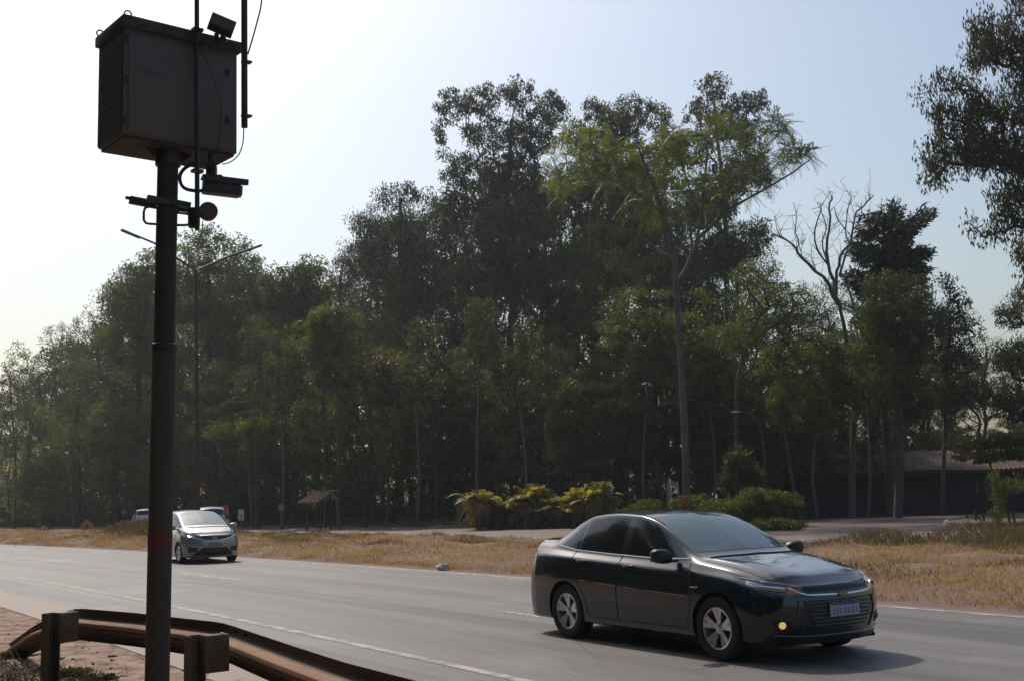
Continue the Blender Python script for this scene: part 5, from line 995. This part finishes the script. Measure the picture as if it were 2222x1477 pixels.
for (a, pp, r0), dz in zip(limbs, dzs):
    q = [fp(x, y, dz * i / 4) for i, (x, y) in enumerate(pp)]
    for i in range(len(q) - 1): segs.append((q[i], q[i + 1], r0 * (1 - .8 * i / len(q)), r0 * (1 - .8 * (i + 1) / len(q))))
    nodes += q[1:]
lobF = [(1245, 300, 50, 28), (1300, 310, 55, 30), (1240, 350, 50, 28), (1350, 340, 55, 30), (1400, 350, 50, 28), (1450, 330, 45, 28), (1500, 320, 45, 28), (1550, 300, 50, 28), (1600, 320, 50, 28), (1650, 290, 45, 18), (1690, 270, 28, 12), (1640, 340, 50, 22), (1700, 340, 50, 22), (1745, 335, 30, 14), (1600, 370, 50, 28), (1670, 385, 45, 20), (1320, 380, 60, 28), (1420, 400, 60, 30), (1500, 400, 50, 30), (1470, 290, 40, 20), (1560, 255, 30, 20), (1220, 400, 40, 30), (1540, 420, 50, 34), (1600, 410, 40, 24), (1390, 440, 50, 30)]
T = []
for x, y, rx, ry in lobF:
    for _ in range(9 if x < 1460 else 6):
        a = rng.uniform(0, 6.28); r_ = rng.random() ** .5; T.append(fp(x + math.cos(a) * r_ * rx, y + math.sin(a) * r_ * ry, rng.uniform(-2.6, 2.6)))
T = np.array(T); nodes = list(nodes)
for t_ in T[np.argsort(np.linalg.norm(T - nodes[0], axis=1))]:
    N_ = np.array(nodes); d = t_ - N_; dist = np.linalg.norm(d, axis=1); j = int(np.argmin(dist * (1 + np.clip(.3 - d[:, 2] / dist, 0, 2)))); m_ = (N_[j] + t_) / 2 + rng.normal(0, .12, 3); segs += [(N_[j], m_, .035, .022), (m_, t_, .022, .012)]; nodes += [m_, t_]
    for _ in range(3): e_ = t_ + rng.normal(0, .5, 3); segs.append((m_ + (t_ - m_) * rng.random(), e_, .012, .006))
V, q = tube_arrays(segs, 7); np_mesh('trunk', V, q, BARKF, forked, smooth=True)
def fronds(T, n_fr, Lf, nl, ll, lw, rng, tint, spread=1.0, droop=.35):
    """feathery leaves: a midrib with leaflets on both sides"""
    k = len(T) * n_fr; C = np.repeat(T, n_fr, 0); a = rng.uniform(0, 2 * np.pi, k); e = rng.normal(.05, .65, k)
    D = np.stack([np.cos(a) * np.cos(e), np.sin(a) * np.cos(e), np.sin(e)], 1) * (Lf * rng.uniform(.7, 1.2, k))[:, None]
    S_ = np.cross(D, [0, 0, 1.0]); S_ /= np.linalg.norm(S_, axis=1)[:, None]; VV = []; 
    f = (np.arange(nl) + 1) / nl
    for sg in (-1, 1):
        for t_ in f:
            c = C + D * t_; c[:, 2] -= droop * Lf * t_ ** 2; d2 = S_ * sg * ll * (1.1 - .6 * t_) + D * .12 + np.array([0, 0, -ll * .35]); wv = D / np.linalg.norm(D, axis=1)[:, None] * lw / 2
            VV.append(np.stack([c - wv, c + d2 * .5 - wv * .9, c + d2, c + d2 * .5 + wv], 1))
    V = np.concatenate(VV).reshape(-1, 3); tt = np.tile(np.repeat(np.clip(np.repeat(tint, n_fr) + rng.normal(0, .12, k), 0, 1), 4), 2 * nl); return V, np.arange(len(V)).reshape(-1, 4), tt
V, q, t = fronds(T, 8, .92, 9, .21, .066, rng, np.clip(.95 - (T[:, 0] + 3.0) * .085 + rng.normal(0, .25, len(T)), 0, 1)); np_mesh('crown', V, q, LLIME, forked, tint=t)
# lower feathery branches right of it
hero('feathery_tree', 1640, 60, 'lower pale feathery tree spreading to the right below the forked tree', [(1600, 1120), (1597, 950), (1600, 820), (1620, 740)],
     [(1660, 640, 40, 30), (1710, 650, 50, 26), (1760, 650, 30, 20), (1640, 700, 50, 30), (1710, 700, 50, 30), (1620, 600, 40, 26), (1600, 740, 50, 40)], r_base=.14, n_cl=160, n_leaf=38, cl_r=.5, bark=BARK, leafm=LMID, droop=.1, L=.20, W=.05, flat=.3, lift=.3, shell=.3, twigs=3, tint=(.7, .2))
# dead tree
dead = empty('dead_tree', (at(1850, 1100, 62).x, 62, 0), 0, 'bare leafless dead tree between the feathery tree and the conifer', 'tree'); do = dead.location.copy()
def dp(x, y, z=0.0): return np.array(at(x, y, 62 + z) - do)
DB = [(.26, [(1850, 1120), (1852, 950), (1848, 800), (1830, 700), (1822, 660)]), (.15, [(1822, 662), (1800, 620), (1770, 590), (1740, 560), (1728, 540), (1705, 520), (1675, 508)]), (.05, [(1728, 545), (1733, 520), (1728, 480), (1722, 440)]), (.04, [(1740, 560), (1733, 530), (1745, 520)]), (.04, [(1705, 520), (1685, 495), (1680, 470)]),
      (.14, [(1822, 662), (1810, 610), (1797, 570), (1795, 520), (1802, 470), (1800, 440), (1805, 425)]), (.08, [(1797, 575), (1775, 545), (1768, 500), (1780, 460), (1778, 440)]), (.06, [(1793, 560), (1785, 520), (1790, 480), (1780, 450)]),
      (.12, [(1815, 640), (1815, 590), (1822, 560), (1845, 530), (1850, 500), (1858, 460), (1880, 440), (1895, 425)]), (.05, [(1845, 530), (1835, 500), (1838, 460), (1848, 430), (1845, 415)]), (.05, [(1850, 500), (1870, 470), (1868, 440)]), (.05, [(1835, 500), (1820, 480), (1810, 450)]), (.05, [(1858, 470), (1900, 460), (1925, 465)]),
      (.10, [(1822, 600), (1830, 570), (1838, 545), (1855, 540)]), (.04, [(1770, 590), (1760, 560), (1762, 545)]), (.05, [(1848, 720), (1860, 680), (1880, 650)])]
segs = []; rng = np.random.default_rng(11)
for r0, pp in DB:
    pz = np.cumsum(rng.normal(0, .35, len(pp))); q = [dp(x, y, pz[i] - pz[0]) for i, (x, y) in enumerate(pp)]
    for i in range(len(q) - 1):
        m_ = (q[i] + q[i + 1]) / 2 + rng.normal(0, .07, 3); r1 = r0 * (1 - .75 * i / len(q)) * .75; r2 = r0 * (1 - .75 * (i + 1) / len(q)) * .75; segs += [(q[i], m_, r1, (r1 + r2) / 2), (m_, q[i + 1], (r1 + r2) / 2, r2)]
        if r0 < .16:
            for _ in range(3):
                b_ = m_ + (q[i + 1] - q[i]) * rng.uniform(-.4, .4); e_ = b_ + rng.normal(0, .35, 3) + np.array([0, 0, .35]); segs.append((b_, e_, .016, .008)); segs.append((e_, e_ + rng.normal(0, .25, 3) + np.array([0, 0, .2]), .010, .005))
segs[0] = (np.array([segs[0][0][0], segs[0][0][1], 0]), segs[0][1], segs[0][2], segs[0][3])
V, q = tube_arrays(segs, 6); np_mesh('trunk', V, q, BARKD, dead, smooth=True)
# dark conifer: swept shaggy branches
con = empty('conifer', (at(1935, 1100, 63).x, 63, 0), 0, 'dark shaggy conifer with two upswept tops', 'tree'); co = con.location.copy(); rng = np.random.default_rng(21)
segs = [(np.array([0, 0, z]), np.array([0, 0, z + 1.2]), .3 - .015 * z, .3 - .015 * (z + 1.2)) for z in np.arange(0, 13, 1.2)]; NV_ = []; NT = []
def cpt(x, y, z=0.0): return np.array(at(x, y, 63 + z) - co)
brs = []
for x0, y0, x1, y1, n_ in ((1925, 520, 1945, 450, 26), (1960, 520, 2018, 462, 26), (1900, 500, 1870, 510, 26), (1930, 560, 1875, 545, 30), (1960, 560, 2010, 545, 26), (1900, 600, 1850, 605, 26), (1950, 600, 1990, 600, 26), (1925, 480, 1890, 475, 22), (1950, 500, 1990, 480, 26), (1930, 540, 1930, 490, 30), (1900, 560, 1850, 530, 20), (1935, 620, 1935, 540, 40), (1960, 600, 1960, 520, 34), (1905, 600, 1900, 540, 34), (1980, 590, 2005, 580, 24), (1890, 560, 1870, 560, 24), (1880, 640, 1850, 600, 26), (1940, 640, 1950, 590, 26)):
    for _ in range(n_):
        a_ = cpt(x0 + rng.normal(0, 9), y0 + rng.normal(0, 9), rng.normal(0, 1)); e_ = cpt(x1 + rng.normal(0, 11), y1 + rng.normal(0, 9), rng.normal(0, 1.6)); brs.append((a_, e_))
for a_, e_ in brs:
    segs.append((a_, e_, .03, .008)); k = 46; f = rng.random(k); c = a_ + (e_ - a_) * f[:, None] + rng.normal(0, .07, (k, 3)); d = (e_ - a_) / np.linalg.norm(e_ - a_) * .25 + rng.normal(0, .12, (k, 3)); d[:, 2] -= .10
    s_ = np.cross(d, rng.normal(0, 1, (k, 3))); s_ /= np.linalg.norm(s_, axis=1)[:, None]; NV_.append(np.stack([c, c + d * .5 + s_ * .045, c + d, c + d * .5 - s_ * .045], 1).reshape(-1, 3))
V, q = tube_arrays(segs, 5); np_mesh('trunk', V, q, BARK, con, smooth=True)
V = np.concatenate(NV_); np_mesh('crown', V, np.arange(len(V)).reshape(-1, 4), LPINE, con, tint=np.repeat(rng.random(len(V) // 4), 4))
hero('bushy_tree', 1950, 58, 'dense olive-green round tree in front of the conifer', [(1950, 1125), (1955, 950), (1945, 800), (1950, 700)],
     [(1925, 625, 45, 32), (1985, 630, 45, 34), (1950, 680, 75, 45), (1900, 690, 35, 40), (2010, 700, 35, 40), (1950, 760, 75, 50), (1930, 840, 60, 50), (1990, 860, 45, 50)], r_base=.26, n_cl=260, n_leaf=100, cl_r=.5, bark=BARK, leafm=LDARK, droop=.4, L=.17, W=.07, flat=.1, shell=.5, tint=(.6, .25))
hero('thin_tree', 2060, 60, 'thin sparse tree right of the olive-green round tree', [(2045, 1120), (2050, 950), (2055, 800), (2065, 690)],
     [(2060, 620, 18, 26), (2085, 650, 24, 26), (2060, 700, 40, 35), (2100, 720, 24, 26), (2070, 780, 50, 40), (2050, 860, 50, 40), (2100, 850, 50, 40)], r_base=.13, n_cl=130, n_leaf=48, cl_r=.42, bark=BARK, leafm=LDARK, droop=.5, L=.2, W=.08, flat=.1, shell=.2, twigs=2)
hero('umbrella_tree', 2150, 52, 'low spreading tree with flat olive layers in front of the building roof', [(2165, 1118), (2160, 1060), (2150, 1010)],
     [(2110, 965, 45, 14), (2180, 955, 60, 16), (2130, 990, 55, 13), (2210, 985, 50, 14), (2230, 955, 40, 14)], r_base=.12, n_cl=110, n_leaf=90, cl_r=.36, bark=BARK, leafm=LOLIVE, droop=.1, L=.13, W=.06, flat=.6, shell=.1, lift=.1)
hero('edge_tree', 2215, 56, 'olive-brown leafy tree cut off by the right edge below the gum', [(2270, 1118), (2268, 950), (2262, 800), (2260, 700)],
     [(2200, 690, 38, 30), (2240, 650, 40, 35), (2180, 780, 40, 30), (2230, 780, 50, 50), (2170, 860, 40, 26), (2220, 880, 50, 40)], r_base=.2, n_cl=170, n_leaf=60, cl_r=.46, bark=BARK, leafm=LOLIVE, droop=.6, L=.17, W=.06, flat=.1, shell=.2, twigs=2, tint=(.5, .25))
# big overhanging gum at the right edge (trunk outside the frame)
G = 40.0
hero('overhanging_gum', 2420, G, 'big gum tree hanging its branches in from the upper right edge', [(2420, 1180), (2415, 900), (2400, 600), (2385, 350), (2370, 100), (2360, -100)],
     [(2040, 175, 30, 18), (2015, 200, 26, 18), (2075, 190, 40, 24), (2140, 60, 36, 36), (2190, 90, 50, 60), (2130, 110, 36, 46), (2060, 260, 40, 40), (2110, 250, 50, 45), (2170, 250, 55, 50), (2040, 340, 35, 42), (2025, 390, 22, 26), (2090, 330, 50, 45), (2150, 330, 60, 50), (2210, 330, 60, 50),
      (2220, 180, 40, 50), (2180, 420, 40, 36), (2215, 440, 45, 50), (2110, 495, 20, 16), (2145, 510, 26, 18), (2190, 490, 36, 36), (2225, 530, 24, 46), (2230, 600, 14, 30), (2280, 100, 60, 80), (2300, 300, 80, 90), (2310, 500, 60, 80), (2222, 10, 40, 30), (1983, 375, 4, 12), (2270, 0, 60, 60)],
     r_base=.34, n_cl=520, n_leaf=56, cl_r=.36, bark=BARK, leafm=LEUC2, droop=1.5, L=.22, W=.055, flat=-.5, lift=.25, shell=.05, twigs=2, tint=(.35, .25), wig=.10)
# sunlit and coloured shrubs in the wood
for nm, px, d, lobes, m, lab, nl in (
    ('creeper_tree', 705, 74, [(700, 700, 26, 22), (725, 685, 22, 16), (690, 750, 18, 34), (715, 760, 28, 40)], LLIME, 'bright green creeper-covered tree top catching light left of the centre', 110),
    ('rusty_tree', 840, 71, [(830, 800, 22, 26), (825, 860, 28, 24), (845, 830, 20, 20)], LRUST, 'small reddish-brown tree in the middle of the wood', 50),
    ('yellowing_tree', 945, 74, [(940, 720, 16, 18), (950, 790, 22, 26), (945, 860, 22, 16), (1000, 800, 30, 40)], LOLIVE, 'yellowing tree right of the reddish-brown tree', 70),
    ('leafy_tree', 1240, 66, [(1235, 860, 32, 26), (1290, 850, 40, 18), (1330, 845, 40, 14), (1205, 920, 26, 40), (1250, 930, 40, 40), (1320, 960, 50, 30), (1225, 990, 34, 30), (1290, 1020, 40, 30)], LOLIVE, 'leafy olive tree with a sunlit left side above the palm clump', 110),
    ('layered_tree', 1370, 66, [(1340, 880, 50, 14), (1390, 900, 40, 14), (1360, 930, 50, 16), (1400, 960, 40, 20)], LMID, 'dark layered tree beside the leafy olive tree', 100),
    ('leafy_tree', 250, 97, [(250, 890, 34, 30), (215, 960, 30, 34), (260, 960, 34, 40), (230, 1030, 30, 30)], LMID, 'lighter green tree low in the wood left of the camera pole', 90),
    ('small_tree', 110, 104, [(70, 1020, 34, 24), (110, 1030, 30, 24), (60, 1060, 30, 24)], LMID, 'small lighter green tree above the round road sign', 90),
    ('small_tree', 560, 80, [(480, 935, 26, 14), (560, 930, 40, 20), (600, 930, 30, 20), (560, 990, 40, 30)], LMID, 'green tree low in the wood above the silver car roof', 90),
    ('brown_bush', 790, 72, [(770, 1020, 34, 26), (740, 1050, 30, 22), (800, 1050, 34, 24)], LOLIVE, 'dull brownish bush right of the tiled shelter', 60),
    ('small_tree', 1610, 57, [(1598, 1005, 20, 26), (1626, 1035, 22, 18), (1585, 1040, 18, 18)], LDARK, 'small green tree beside the single curved street lamp', 80),
    ('dark_tree', 1720, 60, [(1700, 780, 50, 40), (1760, 800, 40, 40), (1720, 860, 60, 40), (1800, 780, 40, 50), (1840, 860, 50, 50), (1780, 900, 60, 40)], LMID, 'green tree left of the dead tree trunk', 70)):
    s_ = lobes[0]; hero(nm, px, d, lab, [(px, 1130), (px + 3, 1060), (lobes[0][0], (lobes[0][1] + 1060) / 2), (lobes[0][0], lobes[0][1] + 8)], lobes, bark=BARK, leafm=m, r_base=.12, n_cl=30 + 13 * len(lobes), n_leaf=nl, cl_r=.5 * d / 62, droop=.4, L=.21, W=.09, flat=.2, shell=.3, tint=(.6, .3), cat='tree')

# slender pale trunks standing in front of the wood
for px, yt, d, lean, lm in ((30, 900, 108, 4, 'at the left edge of the photo'), (160, 930, 101, -3, 'between the two far left signs'), (395, 880, 92, 6, 'hard against the right side of the camera pole'), (548, 840, 79, -8, 'above the white upright sign'),
      (612, 870, 76, 4, 'above the small square sign'), (735, 820, 73, -4, 'just right of the tiled shelter'), (905, 860, 70, 5, 'midway between the shelter and the palms'), (1037, 800, 68, -3, 'above the leftmost palm'), (1133, 850, 66.5, 10, 'above the middle palm'),
      (1400, 820, 64, -5, 'left of the forked tree trunk'), (1545, 860, 63, 8, 'right of the forked tree trunk'), (1775, 880, 61, -12, 'leaning toward the dead tree'), (1885, 820, 61, 4, 'right of the dead tree trunk')):
    hero('slender_tree', px, d, 'slender pale trunk with a small crown, ' + lm, [(px, 1135), (px + lean, 1040), (px + lean * .5, 960), (px - lean, yt), (px - lean * 2, yt - 60)],
         [(px - lean * 2, yt - 60, 38, 34), (px - lean - 24, yt - 5, 30, 40), (px + 30, yt - 30, 30, 44), (px + 6, yt - 120, 34, 36)], bark=BARKP, leafm=LDARK, r_base=.105 * d / 70, n_cl=40, n_leaf=80, cl_r=.5 * d / 70, droop=.5, L=.22, W=.085, flat=.1, shell=.3, tint=(.5, .3), lift=.6)
# ---- planted shrubs and palms at the edge of the far road ----
def shrub(px, base_y, d, w_, h, m, label, n=60, nl=110, cat='shrub', name='shrub', L=.13, W=.05):
    g0 = at(px, base_y, d); root = empty(name, (g0.x, d, 0), 0, label, cat); rng = np.random.default_rng(int(px)); 
    lob = [(rng.uniform(-.35, .35) * w_, rng.uniform(-.3, .3), h * z, w_ * .33, w_ * .3, h * .26) for z in (.3, .45, .6, .7, .45)]
    tree_parts(root, spine=[(0, 0, 0), (0.02, 0, h * .2), (0, 0, h * .45)], r_base=.05, lobes=lob, n_cl=n, n_leaf=nl, cl_r=.28, L=L, W=W, droop=-.4, bark=BARK, leafm=m, rng=rng, flat=.2, shell=.35, lift=.2, r_tip=.008, tint=(.5, .3)); return root
shrub(1385, 1130, 53.5, 2.2, 1.35, LMID, 'sunlit shrub between the palm clump and the chevron sign')
shrub(1500, 1130, 52.5, 2.2, 1.5, LLIME, 'yellow-green shrub behind the roof of the dark car')
shrub(1610, 1130, 50.5, 2.9, 1.75, LLIME, 'bright green rounded shrub above the windshield of the dark car', 90)
shrub(1690, 1130, 50.0, 2.6, 1.55, LMID, 'duller rounded shrub right of the bright green one', 90)
shrub(1690, 1142, 46.5, 2.2, .35, LOLIVE, 'strip of low plants in front of the duller rounded shrub', 50)
shrub(1095, 1100, 66, 1.6, .9, LRUST, 'small brown shrub under the trees behind the palm clump', 30)
LPALM = leaf_mat('palm_green', (0.15, 0.16, 0.02), (0.42, 0.33, 0.045), .55, (1.3, 1.3, .5)); LPALMD = leaf_mat('palm_dry', (0.25, 0.14, 0.055), (0.20, 0.15, 0.04), .5, (1.2, 1.1, .6))
def palm(px, d, h, nf, Lf, label, seed, dry=0.35):
    g0 = at(px, 1100, d); root = empty('palm', (g0.x, d, 0), 0, label, 'palm', 'small palms planted in a clump'); rng = np.random.default_rng(seed); segs = []; VV = []; TT = []; VD = []; TD = []
    stems = [(rng.normal(0, .22), rng.normal(0, .22), h * rng.uniform(.5, 1)) for _ in range(4)]
    for sx, sy, sh in stems:
        segs += [(np.array([sx * .4, sy * .4, 0]), np.array([sx, sy, sh * .55]), .05, .045), (np.array([sx, sy, sh * .55]), np.array([sx * 1.1, sy * 1.1, sh]), .045, .03)]
        for f in range(nf):
            a = rng.uniform(0, 6.283); el = rng.uniform(.55, 1.45); L_ = Lf * rng.uniform(.7, 1.15); p = np.array([sx * 1.1, sy * 1.1, sh]); dr = np.array([math.cos(a), math.sin(a), 0]); isdry = rng.random() < dry
            P_ = [p + dr * L_ * math.cos(el) * u + np.array([0, 0, L_ * (math.sin(el) * u - (.55 if not isdry else 1.15) * u ** 2.4)]) for u in np.linspace(0, 1, 13)]
            side = np.array([-dr[1], dr[0], 0]); tt = rng.random()
            for i in range(2, 13):
                seg = P_[i] - P_[i - 1]; sn = seg / np.linalg.norm(seg)
                for sg in (-1, 1):
                    for o_ in (0, .33, .66):
                        c = P_[i - 1] + seg * o_; ll = .34 * math.sin(math.pi * (i / 13) ** .7) * Lf + .05; e_ = c + side * sg * ll * .7 + sn * ll * .55 + np.array([0, 0, -.22 * ll]); w_ = sn * .019
                        (VD if isdry else VV).append([c - w_, (c + e_) / 2 - w_, e_, (c + e_) / 2 + w_ * 1.2]); (TD if isdry else TT).append(tt)
            for i in range(0, 12, 2): segs.append((P_[i], P_[min(i + 2, 12)], .012, .008))
    V, q = tube_arrays(segs, 5); np_mesh('stems', V, q, BARKP, root, smooth=True)
    V = np.array(VV).reshape(-1, 3); np_mesh('fronds', V, np.arange(len(V)).reshape(-1, 4), LPALM, root, tint=np.repeat(np.array(TT), 4))
    if VD: V = np.array(VD).reshape(-1, 3); np_mesh('dry_fronds', V, np.arange(len(V)).reshape(-1, 4), LPALMD, root, tint=np.repeat(np.array(TD), 4))
for i, (px, d, h, Lf, lab) in enumerate(((1040, 60, 1.9, 1.25, 'leftmost and tallest small palm of the clump, with drooping fronds'), (1088, 60.5, 1.05, 1.1, 'low palm just right of the leftmost palm'), (1120, 60, 1.15, 1.2, 'second low palm of the clump from the left'), (1152, 60, 1.75, 1.25, 'taller palm with upright yellow fronds in the middle of the clump'),
      (1190, 59.5, 1.1, 1.2, 'low palm right of the tall middle palm'), (1225, 59, 1.2, 1.2, 'low palm left of the right end pair of palms'), (1262, 58.5, 1.3, 1.2, 'palm next to the right end of the clump'), (1298, 58, 1.7, 1.25, 'right end palm of the clump, with an arching bright frond'))):
    palm(px, d - .8, h * .95, 13, Lf * 1.25, lab, 50 + i, dry=.4)
P = [(at(x, 1100, 60).x * 1, 60.5 - (x - 1050) / 130 + rr.uniform(-.6, .8), rr.uniform(.1, 1.25), rr.uniform(.3, .5)) for x in np.linspace(1030, 1325, 85)]
LHEDGE = leaf_mat('hedge_leaf', (0.08, 0.075, 0.02), (0.22, 0.16, 0.05), .5, (1.2, 1.15, .5))
mass('hedge_base', P, 200, .16, .06, LHEDGE, 'dark tangled growth filling the foot of the palm clump', 'shrubbery')
# sapling and posts at the right
sp_ = gnd(2172, 1148); root = empty('sapling', sp_, 0, 'green sapling with hanging leaves by the fence posts at the right', 'sapling'); rng = np.random.default_rng(4)
T = np.array([(rng.normal(0, .10), rng.normal(0, .1), z) for z in np.linspace(.15, 1.9, 30)] + [(rng.uniform(.1, 1.3), rng.normal(0, .15), 1.55 + rng.normal(0, .12)) for _ in range(16)])
tree_parts(root, spine=[(0, 0, 0), (.02, 0, .7), (0, 0, 1.4), (0, 0, 1.9)], r_base=.025, lobes=None, targets=T, n_cl=0, n_leaf=36, cl_r=.2, L=.13, W=.035, droop=1.2, bark=BARK, leafm=LMID, rng=rng, r_tip=.008, tint=(.6, .3))

# woods on the near side of the road, behind and left of the viewpoint (they fill the reflections of the cars)
P = []
for k in range(1100):
    a_ = rr.uniform(-45, 85); b_ = rr.uniform(-19, -9); q = st(a_, b_); P.append((q.x, q.y, rr.uniform(.5, 21), rr.uniform(1.4, 2.6)))
mass('near_woods', P, 130, .8, .4, LDARK, 'dark woods on the near side of the road, outside the view')
# ================= air =================
hz = MB(); hz.box((-40, 110, 29.0), (420, 480, 60.2)); ho = hz.build('haze', [], smooth=0)
mh = bpy.data.materials.new('haze'); mh.use_nodes = True; n = mh.node_tree; n.nodes.clear(); o_ = n.nodes.new('ShaderNodeOutputMaterial'); pv = n.nodes.new('ShaderNodeVolumePrincipled')
pv.inputs['Color'].default_value = (0.80, 0.86, 0.95, 1); pv.inputs['Density'].default_value = HAZE; pv.inputs['Anisotropy'].default_value = 0.45
n.links.new(pv.outputs[0], o_.inputs['Volume']); ho.data.materials.append(mh); tag(ho, kind='stuff'); tag(ho, 'thin pale haze in the air', 'haze')
